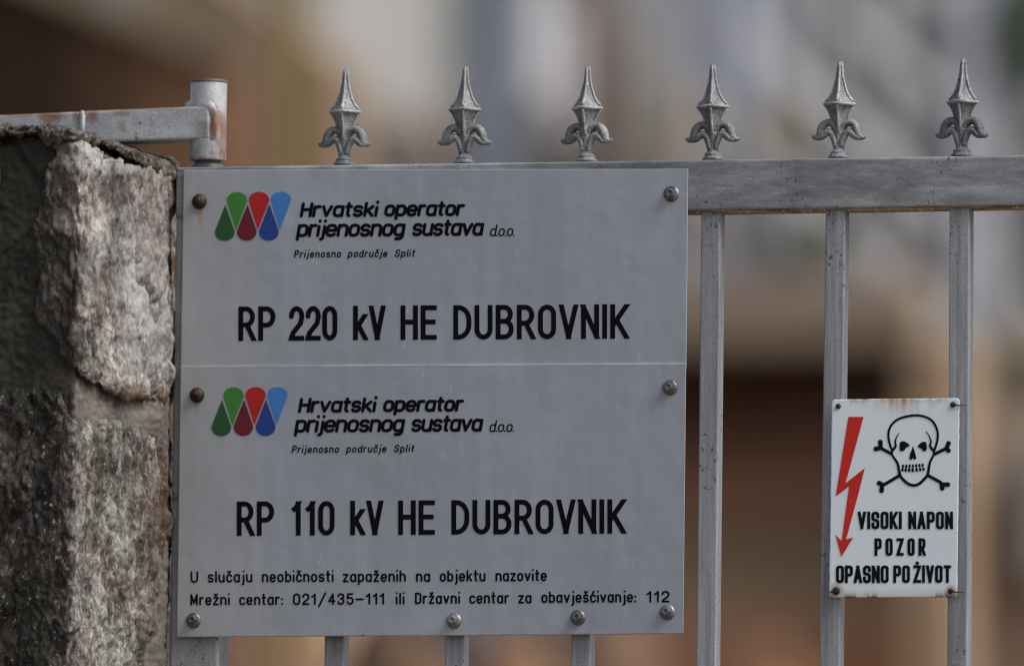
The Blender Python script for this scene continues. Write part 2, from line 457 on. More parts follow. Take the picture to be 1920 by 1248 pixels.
# ================================================================ MATERIALS
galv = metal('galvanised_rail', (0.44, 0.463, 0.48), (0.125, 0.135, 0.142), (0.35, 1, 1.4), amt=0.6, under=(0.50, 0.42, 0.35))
galv_v = metal('galvanised_bar', (0.475, 0.50, 0.525), (0.18, 0.19, 0.205), (2.2, 1, 0.10), loc=(3, 0, 1), amt=0.55)
galv_s = metal('galvanised_stile', (0.42, 0.442, 0.46), (0.23, 0.242, 0.255), (1.4, 1, 0.2), loc=(1, 0, 7), amt=0.35)
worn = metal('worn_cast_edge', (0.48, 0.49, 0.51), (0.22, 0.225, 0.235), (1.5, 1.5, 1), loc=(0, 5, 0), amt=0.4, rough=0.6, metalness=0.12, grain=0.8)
cast = metal('cast_finial_metal', (0.32, 0.336, 0.345), (0.10, 0.108, 0.115), (1.5, 1.5, 1), loc=(0, 2, 0), amt=0.55, rough=0.62, metalness=0.12, grain=0.9)
paint = metal('silver_paint_rusted', (0.52, 0.54, 0.56), (0.30, 0.31, 0.32), (0.6, 1, 1), rust=0.3, metalness=0.15, amt=0.25, rough=0.45, spots=((402, 225, 9, 30, .95), (408, 240, 16, 34, .9), (385, 243, 22, 18, .5), (412, 282, 10, 16, .8), (380, 300, 60, 8, .8), (230, 212, 22, 8, .6), (172, 215, 16, 20, .8), (100, 218, 30, 16, .9), (60, 214, 60, 6, .8), (20, 216, 40, 5, .7), (145, 215, 12, 18, .8), (260, 205, 120, 4, .8), (230, 235, 10, 14, .5)))
dark_metal = metal('dark_steel', (0.06, 0.06, 0.065), (0.02, 0.02, 0.02), (1, 1, 1), metalness=0.5)
bolt_m = metal('zinc_bolt', (0.32, 0.335, 0.34), (0.10, 0.105, 0.105), (2, 2, 2), loc=(0, 0, 4), metalness=0.7, rough=0.35, amt=0.4)
bright = metal('bare_aluminium_edge', (0.42, 0.42, 0.43), (0.28, 0.28, 0.29), (0.5, 1, 1), metalness=0.5, amt=0.2, rough=0.35)

bare = None
def flat(name, c, rough=0.5, var=0.12, sc=60, spec=0.5, bump=0.0, metal_=0.0):
    m = Mat(name, rough, metal_, spec)
    n = m.noise(sc, 5, 0.65)
    m.color(m.ramp(n, [(0.3, tuple(x*(1-var) for x in c)), (0.7, tuple(min(1, x*(1+var)) for x in c))]))
    if bump: m.bump(n, bump, 0.002)
    return m.m

ink = flat('black_ink', (0.004, 0.004, 0.006), 0.7, 0.3, 200, 0.08)
ink2 = flat('enamel_black', (0.005, 0.006, 0.007), 0.5, 0.3, 200, 0.12)
LOGO = {'dark_green': (0.012, 0.075, 0.018), 'light_green': (0.035, 0.21, 0.022), 'dark_red': (0.125, 0.004, 0.008),
        'light_red': (0.42, 0.006, 0.008), 'dark_blue': (0.006, 0.045, 0.24), 'light_blue': (0.045, 0.20, 0.56)}
LOGO = {k: flat('logo_'+k, v, 0.4, 0.08, 40) for k, v in LOGO.items()}
red = flat('enamel_red', (0.58, 0.018, 0.010), 0.25, 0.08, 90)

# brushed aluminium plate with scuffs and the rust drips of its two old bolts
def plate_mat(name, drips):
    m = Mat(name, 0.42, 0.30)
    big = m.noise(5, 4, 0.6, (1, 1, 1), (2, 0, 2))
    fine = m.noise(60, 4, 0.6, (1.2, 1, 0.12), (4, 0, 0))
    c = m.ramp(big, [(0.3, (0.35, 0.388, 0.445)), (0.7, (0.41, 0.445, 0.50))])
    c = m.mix(0.35, c, m.ramp(fine, [(0.3, 0.42), (0.7, 0.58)]), 'OVERLAY')
    sc = m.noise(95, 5, 0.75, (1.3, 1, 0.75), (9, 0, 1))
    sc2 = m.noise(12, 3, 0.6, (1, 1, 1), (7, 0, 1))
    scm = m.math('MULTIPLY', m.ramp(sc, [(0.60, 0.0), (0.72, 1.0)]), m.ramp(sc2, [(0.42, 0.0), (0.60, 0.8)]))
    c = m.mix(scm, c, (0.62, 0.64, 0.67))
    grime = m.ramp(m.noise(9, 6, 0.75, (1, 1, 0.4), (0, 0, 9)), [(0.46, 0.0), (0.70, 0.45)])
    c = m.mix(grime, c, (0.315, 0.34, 0.37))
    x = m.sep()
    pl = P(345, 600, 0).x
    warm = m.math('MULTIPLY', m.math('SUBTRACT', 1.0, m.math('MULTIPLY', m.math('SUBTRACT', x[0], pl), 9.0), clamp=True), 0.55)
    c = m.mix(warm, c, (0.44, 0.45, 0.445))
    for (px, py, rx, ry) in drips:
        c = m.mix(m.math('MULTIPLY', m.spot(px, py, rx, ry, -0.003), 0.6), c, (0.33, 0.20, 0.09))
    m.color(c).rough(m.ramp(sc, [(0.3, 0.38), (0.7, 0.52)]))
    m.bump(fine, 0.12, 0.0004).bump(big, 0.6, 0.006)
    return m.m
plate_a = plate_mat('brushed_aluminium_upper', [(374, 394, 9, 16), (374, 384, 20, 20), (376, 408, 7, 26)])
plate_b = plate_mat('brushed_aluminium_lower', [(370, 758, 6, 24), (369, 744, 17, 19)])

m = Mat('white_enamel', 0.22, 0.0, 0.55)
n1 = m.noise(9, 3, 0.5)
c = m.ramp(n1, [(0.3, (0.74, 0.84, 0.90)), (0.7, (0.78, 0.87, 0.92))])
st = m.noise(95, 3, 0.6, (1, 1, 0.06), (2, 0, 0))
x = m.sep(); zt = P(1680, 747, -0.004).z; zb = P(1680, 1119, -0.004).z
topm = m.math('SUBTRACT', 1.0, m.math('MULTIPLY', m.math('SUBTRACT', zt, x[2]), 42.0), clamp=True)
xm = m.spot(1690, 747, 75, 80, -0.004)
c = m.mix(m.math('MULTIPLY', m.math('MULTIPLY', topm, xm), m.ramp(st, [(0.42, 0.0), (0.62, 1.0)])), c, (0.42, 0.20, 0.06))
c = m.mix(m.math('MULTIPLY', m.math('POWER', topm, 6.0), m.ramp(m.noise(60, 3, 0.6), [(0.45, 0), (0.6, 0.8)])), c, (0.30, 0.20, 0.10))
botm = m.math('SUBTRACT', 1.0, m.math('MULTIPLY', m.math('SUBTRACT', x[2], zb), 90.0), clamp=True)
c = m.mix(m.math('MULTIPLY', botm, 0.55), c, (0.48, 0.46, 0.36))
bn = m.ramp(m.noise(34, 4, 0.7, (1, 1, 0.5), (3, 0, 0)), [(0.50, 0.0), (0.56, 1.0)])
c = m.mix(m.math('MULTIPLY', m.math('POWER', botm, 3.0), bn), c, (0.045, 0.022, 0.010))
for (px, py, r_) in ((1567, 1107, 17), (1782, 1107, 13), (1787, 759, 8), (1572, 762, 6)):
    c = m.mix(m.math('MULTIPLY', m.spot(px, py, r_, r_*1.1, -0.004), 0.9), c, (0.16, 0.075, 0.03))
m.color(c).bump(n1, 0.25, 0.003)
enamel = m.m

m = Mat('rusted_bolt', 0.6, 0.1)
c = m.ramp(m.noise(160, 4, 0.7), [(0.3, (0.012, 0.006, 0.005)), (0.55, (0.034, 0.011, 0.007)), (0.75, (0.09, 0.033, 0.014))])
m.color(c).bump(m.noise(300, 3), 0.5, 0.001); rusty = m.m

def stone_mat(name, light, mid, dark, moss=0.3, bias=0.0, streak=0.5, right_rust=False, corner=0.0, fleck=0.5, lichen=False, spots=()):
    m = Mat(name, 0.62, 0.0, 0.5)
    a = m.noise(9, 8, 0.68, (1, 1, 0.65), (1, 2, 3), 0.4)
    b = m.noise(42, 7, 0.75, (1, 1, 0.65), (5, 2, 3), 0.6)
    s_ = m.noise(80, 5, 0.75, (1, 1, 0.30), (2, 2, 9), 0.5)
    f = m.noise(210, 6, 0.8, (1, 1, 0.6), (0, 4, 1))
    lg = m.noise(22, 6, 0.7, (1, 1, 0.5), (7, 7, 2), 0.8)
    v = m.math('ADD', m.math('MULTIPLY', m.math('ADD', m.math('MULTIPLY', a, .4), m.math('MULTIPLY', lg, .6)), 0.55), m.math('MULTIPLY', b, 0.25))
    v = m.math('ADD', v, m.math('MULTIPLY', s_, 0.2*streak*2))
    v = m.math('ADD', v, bias)
    if corner:                          # left of the corner: black algae, plus that face's shade painted in
        x = m.sep(); xc = P(150, 1000, -0.17).x
        k = m.math('MULTIPLY', m.math('ADD', m.math('SUBTRACT', xc, x[0]), m.math('MULTIPLY', m.math('SUBTRACT', m.noise(25, 5, .7), .5), .08)), 45.0, clamp=True)
        k = m.math('MULTIPLY', k, m.ramp(m.noise(16, 5, 0.75, (1, 1, 1), (8, 8, 8)), [(0.42, 1.0), (0.66, 0.25)]))
        v = m.math('SUBTRACT', v, m.math('MULTIPLY', k, corner))
    c = m.ramp(v, [(0.41, dark), (0.47, tuple((p+q)*0.42 for p, q in zip(dark, mid))), (0.51, mid), (0.565, light), (0.68, tuple(min(1, p*1.25) for p in light))])
    c = m.mix(m.math('MULTIPLY', m.ramp(m.noise(16, 5, 0.7, (1, 1, 0.8), (4, 4, 4)), [(0.50, 0), (0.62, 1)]), 0.26), c, tuple(p*q for p, q in zip(light, (0.86, 0.66, 0.52))))
    mossm = m.ramp(m.noise(20, 6, 0.75, (1, 1, 1), (6, 1, 6)), [(0.56-moss*0.1, 0), (0.66-moss*0.1, 0.8)])
    c = m.mix(m.math('MULTIPLY', mossm, moss*1.3, clamp=True), c, (0.055, 0.058, 0.028))
    c = m.mix(0.7, c, m.ramp(f, [(0.38, 0.05), (0.5, 0.5), (0.62, 0.95)]), 'OVERLAY')
    ck = m.vor(17, 'DISTANCE_TO_EDGE', (1, 1, 0.35))
    c = m.mix(m.ramp(m.math('ADD', ck, m.math('MULTIPLY', b, 0.05)), [(0.018, 0.75), (0.04, 0.0)]), c, (0.03, 0.024, 0.018))
    if fleck:
        fl = m.ramp(m.noise(190, 2, 0.6, (1, 1, 0.8), (3, 7, 3)), [(0.64, 0.0), (0.69, fleck)])
        c = m.mix(fl, c, tuple(min(1, p*1.15) for p in light))
    for (px, py, rx, ry, k, cc) in spots:
        q = m.math('MULTIPLY', m.math('POWER', m.spot(px, py, rx*1.7, ry*1.2, -0.13), 0.5), m.ramp(m.noise(60, 6, 0.8, (1, 1, 0.5), (px*0.013, 0, 0)), [(0.36, 0.0), (0.50, 1.0)]))
        c = m.mix(m.math('MULTIPLY', q, k), c, cc)
    if right_rust:
        x = m.sep(); xr = P(303, 1000, -0.02).x
        rr = m.math('MULTIPLY', m.math('SUBTRACT', x[0], m.math('ADD', xr, m.math('MULTIPLY', m.noise(14, 3), -0.012))), 130.0, clamp=True)
        c = m.mix(m.math('MULTIPLY', rr, m.ramp(b, [(0.35, 0.15), (0.6, 0.75)])), c, (0.16, 0.07, 0.04))
    m.color(c).rough(m.ramp(b, [(0.35, 0.72), (0.65, 0.42)]))
    m.bump(v, 0.9, 0.012).bump(b, 0.8, 0.006).bump(f, 0.8, 0.003)
    return m.m

light_stone = stone_mat('pale_limestone', (0.51, 0.485, 0.46), (0.27, 0.25, 0.23), (0.05, 0.043, 0.033), moss=0.22, bias=0.006, streak=0.6, fleck=0.55, corner=0.13, spots=(
    (75, 430, 26, 150, .8, (0.05, 0.047, 0.032)), (95, 600, 40, 70, .8, (0.07, 0.062, 0.045)), (130, 690, 50, 40, .85, (0.06, 0.052, 0.036)),
    (212, 345, 13, 45, .95, (0.05, 0.042, 0.038)), (160, 540, 18, 90, .95, (0.055, 0.05, 0.042)), (146, 640, 34, 50, .9, (0.04, 0.038, 0.026)),  # dark spots paint in the shade of the stone's vertical clefts
    (207, 520, 14, 75, .8, (0.10, 0.09, 0.08)), (100, 470, 40, 45, .8, (0.06, 0.055, 0.035)), (120, 350, 30, 60, .75, (0.085, 0.07, 0.045)), (148, 300, 16, 35, .8, (0.13, 0.085, 0.045)),
    (240, 530, 18, 150, .8, (0.60, 0.59, 0.58)), (190, 300, 34, 28, .8, (0.62, 0.60, 0.58)), (198, 440, 8, 60, .8, (0.62, 0.60, 0.58)), (315, 370, 14, 45, .8, (0.58, 0.56, 0.54)), (140, 420, 12, 20, .8, (0.6, 0.57, 0.5)),
    (282, 400, 40, 110, .7, (0.20, 0.155, 0.14)), (300, 620, 20, 60, .6, (0.16, 0.14, 0.12)), (255, 735, 60, 20, .8, (0.24, 0.14, 0.08))))
dark_stone = stone_mat('weathered_limestone', (0.40, 0.382, 0.358), (0.185, 0.17, 0.15), (0.026, 0.023, 0.018), moss=0.35, bias=-0.044, streak=0.8, right_rust=True, corner=0.14, fleck=0.8)
crust_m = stone_mat('lichen_crust', (0.40, 0.385, 0.35), (0.19, 0.175, 0.145), (0.03, 0.027, 0.018), moss=0.35, bias=0.035, streak=0.1, fleck=0.7)
# mortar: smooth and pale brown on the gate side, black algae and painted-in shade on the front
m = Mat('mortar', 0.8)
a = m.noise(30, 7, 0.7); b = m.noise(300, 3, 0.7)
c = m.ramp(a, [(0.3, (0.075, 0.068, 0.058)), (0.7, (0.185, 0.168, 0.146))])
x = m.sep(); xc = P(143, 600, -0.16).x
k = m.math('MULTIPLY', m.math('SUBTRACT', xc, x[0]), 400.0, clamp=True)
c = m.mix(k, c, m.ramp(m.noise(14, 6, 0.7), [(0.33, (0.016, 0.017, 0.012)), (0.5, (0.036, 0.036, 0.026)), (0.60, (0.075, 0.068, 0.048)), (0.75, (0.15, 0.135, 0.10))]))
c = m.mix(0.5, c, m.ramp(b, [(0.3, 0.3), (0.7, 0.7)]), 'OVERLAY')
m.color(c).bump(a, 0.4, 0.004).bump(b, 0.5, 0.001); mortar_m = m.m

# ================================================================ SETTING
def terrain_z(x, y):
    s = lambda a, b, t: (lambda q: q*q*(3-2*q))(min(1, max(0, (t-a)/(b-a))))
    z = 2.1*s(3, 22, y) + 15*s(34, 95, y) + 60*s(90, 420, y)
    if y > 30: z += min(1, (y-30)/30)*2.2*noise.fractal(Vector((x*0.05, y*0.05, 3)), 0.8, 2.0, 5)
    return z
xs = [-1500, -600, -250] + [-120+4*i for i in range(61)] + [250, 600, 1500]
ys = [-1500, -400, -100, -40, -15, -5] + [1.0*i for i in range(0, 60)] + [60+5*i for i in range(0, 30)] + [230, 300, 380, 500, 900, 1800]
gv = [(x_, y_, terrain_z(x_, y_)) for y_ in ys for x_ in xs]
nx = len(xs)
gf = [(j*nx+i, j*nx+i+1, (j+1)*nx+i+1, (j+1)*nx+i) for j in range(len(ys)-1) for i in range(nx-1)]
m = Mat('earth_and_karst', 0.9)
x = m.sep()
e = m.ramp(m.noise(1.6, 6, 0.7), [(0.35, (0.055, 0.033, 0.020)), (0.5, (0.115, 0.068, 0.038)), (0.65, (0.16, 0.105, 0.065))])
kst = m.ramp(m.noise(0.22, 8, 0.75), [(0.42, (0.035, 0.045, 0.022)), (0.5, (0.12, 0.12, 0.10)), (0.62, (0.30, 0.30, 0.30))])
hm = m.math('MULTIPLY', m.math('SUBTRACT', x[1], 32.0), 0.12, clamp=True)
m.color(m.mix(hm, e, kst)).bump(m.noise(3, 6, 0.7), 0.6, 0.1)
tag(mesh('ground', gv, gf, m.m, smooth=True), kind='structure')

# ================================================================ BACKGROUND, far out of focus
def rect_box(M, x0, x1, y0, y1, yb, d):
    a, b = P(x0, y0, yb), P(x1, y1, yb)
    return M.box(a.x, b.x, yb, yb+d, min(b.z, 1.8) if y1 >= 1500 else b.z, a.z)
def px_h(py, yb): return P(960, py, yb).z
brn = lambda n, c, v=0.25, s=2.0: flat(n, c, 0.85, v, s, 0.3)

K_BG = 0.40
def T(r_, g, b, k=K_BG):
    """base colour of a matt surface that this overcast light shows as the given display colour"""
    f = lambda c: ((c/255+0.055)/1.055)**2.4/k
    return (min(.85, f(r_)), min(.85, f(g)), min(.85, f(b)))

# dark timber shed, upper left
t = empty('timber_shed', (P(100, 600, 25).x, 25.3, 2.6), label='dark brown timber shed with sloping roof, out of focus behind the hinge arm', cat='shed')
for i in range(17):
    xa = -620+63*i
    q = min(1, max(0, (xa-60)/340))
    c_ = [a_+(b_-a_)*q for a_, b_ in zip((36, 25, 17), (112, 84, 62))]
    top_ = 10+(xa-130)*0.43
    rect_box(MB(), xa, xa+61, top_, 1500, 25+0.02*(i % 2), 0.05).build('board', brn('shed_board_%d' % i, T(*c_)), t)
M = MB(); a, b, c_ = P(-700, -370, 25.1), P(130, -14, 25.1), P(470, 132, 25.1)
M.beam(a, b, 0.30, 0.05, (0, 0, 1)); M.beam(b, c_, 0.30, 0.05, (0, 0, 1)); M.build('roof', brn('shed_roof', T(95, 84, 68)), t)

# beige plaster wall and its green downpipe
t = empty('plaster_wall', (P(520, 900, 28).x, 28.2, 2.8), label='beige plastered wall with an olive pipe, blurred behind the left end of the gate', cat='wall')
out = [P(a_, b_, 28) for a_, b_ in ((250, -170), (400, -60), (560, 55), (640, 118), (650, 1140), (250, 1140))]
n_ = len(out); bk = [Vector((p.x, 28.35, p.z)) for p in out]
MB().add(out+bk, [tuple(reversed(range(n_))), tuple(range(n_, 2*n_))]+[(i, (i+1) % n_, n_+(i+1) % n_, n_+i) for i in range(n_)]).build('wall', brn('beige_plaster', T(120, 103, 86, .5), 0.12), t)
rect_box(MB(), 350, 625, 1141, 1520, 27.9, 0.5).build('plinth', brn('pink_plaster', T(158, 132, 112), 0.1), t)
M = MB(); a, b = P(556, -320, 27.8), P(556, 1500, 27.8); M.tube([(a.x, 27.8, b.z), (a.x, 27.8, a.z)], 0.045, 12)
M.build('downpipe', brn('olive_paint', T(104, 88, 48, .5), 0.1), t)

# pale rendered house, upper middle; its long side faces right
t = empty('pale_house', (P(500, 600, 33).x, 35, 3), label='pale grey rendered house, blurred behind the leftmost spear tips', cat='house')
rect_box(MB(), 200, 600, -900, 170, 34, 2.35).build('wall', brn('pale_render', T(172, 172, 172, 1.12), 0.05), t)
rect_box(MB(), 200, 600, 171, 1600, 34.02, 2.31).build('base', brn('grey_render', T(112, 104, 98, 2.4), 0.15), t)
a, b = P(200, -900, 33.6), P(600, -900, 33.6)
MB().box(a.x-0.3, b.x+0.2, 33.6, 36.6, a.z+0.002, a.z+0.15).build('eaves', brn('eaves_grey', (0.2, 0.2, 0.2)), t)
t = empty('terrace_wall', (P(800, 900, 30).x, 30.2, 3), label='grey brown rubble terrace wall, blurred between the second and third spear tips', cat='wall')
rs = random.Random(4)
rub = [brn('rubble_a', T(112, 102, 94)), brn('rubble_b', T(96, 94, 93)), brn('rubble_c', T(106, 99, 90))]
for j in range(14):
    xx = 640-rs.random()*40
    while xx < 1240:
        ww = rs.uniform(55, 110); yy = 195+j*78+ (0 if j else rs.uniform(-20, 10)) + (25 if xx < 780 and j == 0 else 0)
        rect_box(MB(), xx, xx+ww-5, yy, yy+73, 30+rs.uniform(-0.03, 0.03), 0.3).build('stone', rs.choice(rub), t, bevel=0.03)
        xx += ww

def post(name, x0, x1, yt, yb, mat, label, cat, ybot=1600):
    return tag(rect_box(MB(), x0, x1, yt, ybot, yb, 0.45*(P(x1, 0, yb).x-P(x0, 0, yb).x)).build(name, mat, bevel=0.02), label=label, cat=cat)
post('steel_column', 888, 945, -1200, 27, brn('blue_grey_steel', T(86, 93, 105), 0.1), 'dark blue grey steel column, blurred right of the second spear tip', 'column')
post('concrete_post', 1786, 1852, -1200, 27, brn('pale_concrete', T(124, 127, 134), 0.1), 'pale concrete post, blurred behind the rightmost spear tip', 'post')
post('weathered_post', 1092, 1150, -1200, 29, brn('brown_concrete', T(98, 89, 83), 0.15), 'brown weathered post, blurred behind the third spear tip', 'post')

# switchyard apparatus: insulator stacks on pedestals
por = brn('pale_porcelain', T(172, 172, 175, .55), 0.06)
def insulator(px, r_, y0, y1, yb, mat, label):
    t = empty('insulator', (P(px, 300, yb).x, yb, px_h(y1, yb)), label=label, cat='insulator', group='insulators in the switchyard behind the gate')
    zt, zb = px_h(y0, yb), px_h(y1, yb); X0 = P(px, 300, yb).x; rr = r_*36/F_PX
    n_ = 12; prof = [(rr*0.55, 0)]
    for i in range(n_):
        z0 = (zt-zb)*i/n_; dz = (zt-zb)/n_
        prof += [(rr*0.6, z0+dz*0.1), (rr, z0+dz*0.45), (rr*0.95, z0+dz*0.6), (rr*0.6, z0+dz*0.9)]
    MB().lathe((X0, yb, zb), prof, 20).build('porcelain', mat, t, smooth=True)
    MB().lathe((X0, yb, zb-3.0), [(rr*0.5, 0), (rr*0.5, 2.98)], 16).build('pedestal', brn('pedestal_grey_%d' % px, (0.10, 0.10, 0.105)), t)
insulator(1000, 48, -160, 190, 28, por, 'whitish porcelain insulator, blurred beside the blue grey steel column')
insulator(1050, 42, 20, 270, 28.6, por, 'whitish porcelain insulator, lower one behind the third spear tip')
insulator(1205, 46, 40, 330, 28.3, brn('tan_porcelain', T(130, 127, 122, .5)), 'tan insulator, blurred between the third and fourth spear tips')
insulator(1385, 40, -200, 260, 28.8, brn('blue_porcelain', T(134, 140, 152, .55)), 'bluish grey insulator, blurred right of the fourth spear tip')

# grey switch house behind, rock outcrop, shrubs
t = empty('switch_house', (P(1400, 800, 36).x, 37, 3), label='blue grey block building, blurred behind the right half of the fence', cat='building')
rect_box(MB(), 1090, 1470, -1400, 545, 36, 0.5).build('wall', brn('bluegrey_render', T(124, 127, 135, .5), 0.12, 1.2), t)
rect_box(MB(), 1471, 2400, -1400, 640, 36.2, 0.5).build('annexe', brn('grey_annexe', T(88, 91, 90, .65), 0.25, 1.0), t)

def bush(px, py, rx, ry, yb, c, label, n=1500, name='shrub', cat='shrub', seed=1):
    rs = random.Random(seed); q = P(px, py, yb); sc = (yb+11)/F_PX
    t = empty(name, (q.x, yb, terrain_z(q.x, yb)), label=label, cat=cat)
    M = MB()
    for i in range(n):
        u = Vector((rs.gauss(0, 1), rs.gauss(0, 1), rs.gauss(0, 1))).normalized()*rs.random()**0.4
        u *= 0.75+0.35*noise.noise(u*2.2+Vector((seed, 0, 0)))
        p = q+Vector((u.x*rx*sc, u.y*rx*sc, u.z*ry*sc)); s_ = rs.uniform(0.035, 0.08)
        a = Vector((rs.uniform(-1, 1), rs.uniform(-1, 1), rs.uniform(-1, 1))).normalized(); b = a.orthogonal().normalized()
        M.add([p-a*s_, p+b*s_*0.5, p+a*s_, p-b*s_*0.5], [(0, 1, 2, 3)])
    M.build('foliage', flat(name+'_leaves_%d' % seed, c, 0.6, 0.4, 8), t)
    M = MB()
    zg = terrain_z(q.x, yb)
    for k in range(5):
        o_ = Vector((rs.uniform(-.5, .5)*rx*sc, rs.uniform(-.3, .3)*rx*sc, 0))
        M.tube([(q.x, yb, zg-0.1), (q.x+o_.x*0.4, yb+o_.y*0.4, (zg+q.z)/2), (q.x+o_.x, yb+o_.y, q.z+rs.uniform(0, .5)*ry*sc)], [0.03, 0.02, 0.008], 6)
    M.build('stem', brn('bark_%d' % seed, (0.06, 0.045, 0.03)), t)
bush(1905, 60, 60, 190, 26, T(46, 54, 46), 'dark green shrub, blurred at the upper right corner', seed=3)
bush(1530, 475, 85, 62, 27, T(70, 72, 66), 'dark green shrub, blurred under the rail left of the middle bar', seed=5)
bush(1690, 285, 60, 60, 29, T(62, 68, 72), 'dark grey green shrub, blurred right of the fifth spear tip', seed=6)
bush(1912, 700, 34, 60, 25, T(72, 70, 45), 'olive shrub, blurred at the right edge of the picture', seed=8, n=700)
bush(1130, 262, 90, 40, 29.5, T(100, 94, 72), 'olive brown shrub, blurred at the foot of the third spear tip', seed=9)
bush(1440, 250, 60, 55, 29.5, T(104, 94, 76), 'brown green shrub, blurred right of the fourth spear tip', seed=11)

# galvanised stays running down to the right
stay = brn('stay_steel', T(176, 182, 192, .5), 0.06)
t = empty('steel_portal', (P(1700, 800, 28).x, 28, 3), label='grey steel portal with diagonal stays, blurred behind the right end of the fence', cat='frame')
for (xa, ya, xb, yb_, w_) in ((1400, 60, 2000, 640, 0.10), (1480, 440, 1960, 760, 0.10), (1380, 250, 1980, 800, 0.04), (1560, -300, 1560, 1700, 0.04), (1670, -300, 1670, 1700, 0.045), (1560, 20, 1960, 330, 0.10), (1740, -40, 1990, 210, 0.10), (1885, -300, 1885, 1700, 0.05)):
    a, b = P(xa, ya, 28), P(xb, yb_, 28)
    MB().beam(a, b, 0.06, w_, (0, -1, 0)).build('stay', stay, t)
a, b = P(1300, -300, 28.3), P(2100, -300, 28.3)
MB().beam(a, b, 0.1, 0.16, (0, 0, 1)).build('crossbeam', stay, t)

# low building with tan lintel and a dark opening
t = empty('low_building', (P(1450, 1000, 24).x, 24.3, 2.5), label='low tan building with a wide dark opening, blurred behind the right bars', cat='building')
rect_box(MB(), 900, 1720, 565, 650, 24, 0.35).build('lintel', brn('tan_render', T(98, 86, 74, .46), 0.12), t)
rect_box(MB(), 1700, 1790, 651, 1600, 24.02, 0.3).build('jamb', brn('tan_jamb', T(114, 96, 77, .46), 0.12), t)
rect_box(MB(), 880, 1700, 520, 564, 24.1, 0.5).build('roof', brn('grey_brown_tile', T(104, 96, 88), 0.2), t)
for i in range(9):
    yy = 651+i*20
    rect_box(MB(), 900, 1720, yy, yy+18, 24.45, 0.03).build('opening_shade_slat', brn('opening_shade_%d' % i, T(46+i*3.0, 33+i*2.0, 24+i*1.8, .3)), t)  # dark slats: the opening's shade put into their colour, fading downwards
rect_box(MB(), 1590, 1690, 650, 735, 24.3, 0.12).build('meter_box', brn('box_black', T(38, 36, 35, .3)), t)
for (ya, yc, cc) in ((832, 880, (66, 47, 36)), (881, 965, (80, 59, 46)), (966, 1015, (79, 62, 48)), (1016, 1100, (80, 69, 53)), (1101, 1170, (92, 76, 60)), (1171, 1500, (100, 72, 54))):
    rect_box(MB(), 1150, 1720, ya, yc, 24.4, 0.3).build('step', brn('step_%d' % ya, T(*cc, .27), 0.15), t)
t = empty('retaining_wall', (P(1850, 1000, 25.4).x, 25.6, 2.6), label='brown grey retaining wall, blurred at the lower right of the picture', cat='wall')
for i, (ya, yc, cc) in enumerate(((625, 760, (114, 103, 91)), (761, 950, (114, 102, 90)), (951, 1130, (98, 84, 70)), (1131, 1500, (112, 98, 84)))):
    rect_box(MB(), 1770, 2300, ya, yc, 25.4, 0.5).build('course', brn('course_%d' % i, T(*cc, .25), 0.2, 3), t)
rect_box(MB(), 1890, 2300, 850, 1080, 25.2, 0.18).build('render_patch', brn('render_patch', T(118, 115, 112), 0.1), t)
# earth heaps and brush low behind the bars
def heap(px, py, rx, ry, yb, c, label, seed):
    q = P(px, py, yb); sc = (yb+11)/F_PX; v, f = [], []
    for j in range(16):
        for i in range(32):
            th, ph = math.pi*(j/15), 2*math.pi*i/32
            u = Vector((math.sin(th)*math.cos(ph), math.sin(th)*math.sin(ph), math.cos(th)))
            k = 1+0.25*noise.noise(u*2+Vector((seed, 3, 1)))
            v.append((q.x+u.x*rx*sc*k, yb+u.y*rx*sc*k*0.8, q.z+u.z*ry*sc*k))
    for j in range(15):
        for i in range(32): f.append((j*32+i, (j+1)*32+i, (j+1)*32+(i+1) % 32, j*32+(i+1) % 32))
    tag(mesh('earth_heap', v, f, brn('heap_%d' % seed, c, 0.3, 4), smooth=True), label=label, cat='heap', group='heaps of soil behind the gate')
heap(720, 1330, 105, 190, 23, T(70, 56, 44, .6), 'dark brown heap of soil, blurred below the sign between the left bars', 1)
heap(790, 1400, 80, 170, 22.5, T(112, 84, 64, .62), 'orange brown heap of soil, blurred left of the bar below the middle bolt', 2)
heap(960, 1360, 100, 190, 23, T(110, 84, 64, .66), 'orange brown heap of soil, blurred right of the bar below the middle bolt', 3)
heap(1150, 1340, 95, 190, 23.4, T(98, 78, 62, .6), 'brown heap of soil, blurred under the lower right corner of the sign', 4)
heap(1430, 1330, 120, 130, 22.8, T(98, 70, 52, .62), 'orange brown heap of soil, blurred right of the first bar beyond the sign', 5)

# ================================================================ STONE GATEPOST
def resample(pts, n, rnd=0.012):
    """closed footprint -> n points, evenly spaced, corners softened"""
    p = np.array(pts, float); q = []
    N = len(p)
    seg = np.linalg.norm(np.roll(p, -1, 0)-p, axis=1); cum = np.concatenate(([0], np.cumsum(seg)))
    s = np.linspace(0, cum[-1], n, endpoint=False)
    pp = np.vstack([p, p[:1]])
    out = np.stack([np.interp(s, cum, pp[:, 0]), np.interp(s, cum, pp[:, 1])], 1)
    k = max(1, int(rnd/(cum[-1]/n)))
    for _ in range(k*k//2+1):
        out = 0.25*np.roll(out, 1, 0)+0.5*out+0.25*np.roll(out, -1, 0)
    return out

def fbm(p, sc, o, off=0, st=(1, 1, 1)):
    return noise.fractal(Vector((p[0]*sc*st[0]+off, p[1]*sc*st[1], p[2]*sc*st[2])), 0.75, 2.1, o)
def ridge(p, sc, off=0, st=(1, 1, 1)):
    return noise.ridged_multi_fractal(Vector((p[0]*sc*st[0]+off, p[1]*sc*st[1], p[2]*sc*st[2])), 0.9, 2.1, 4, 1.0, 2.0)

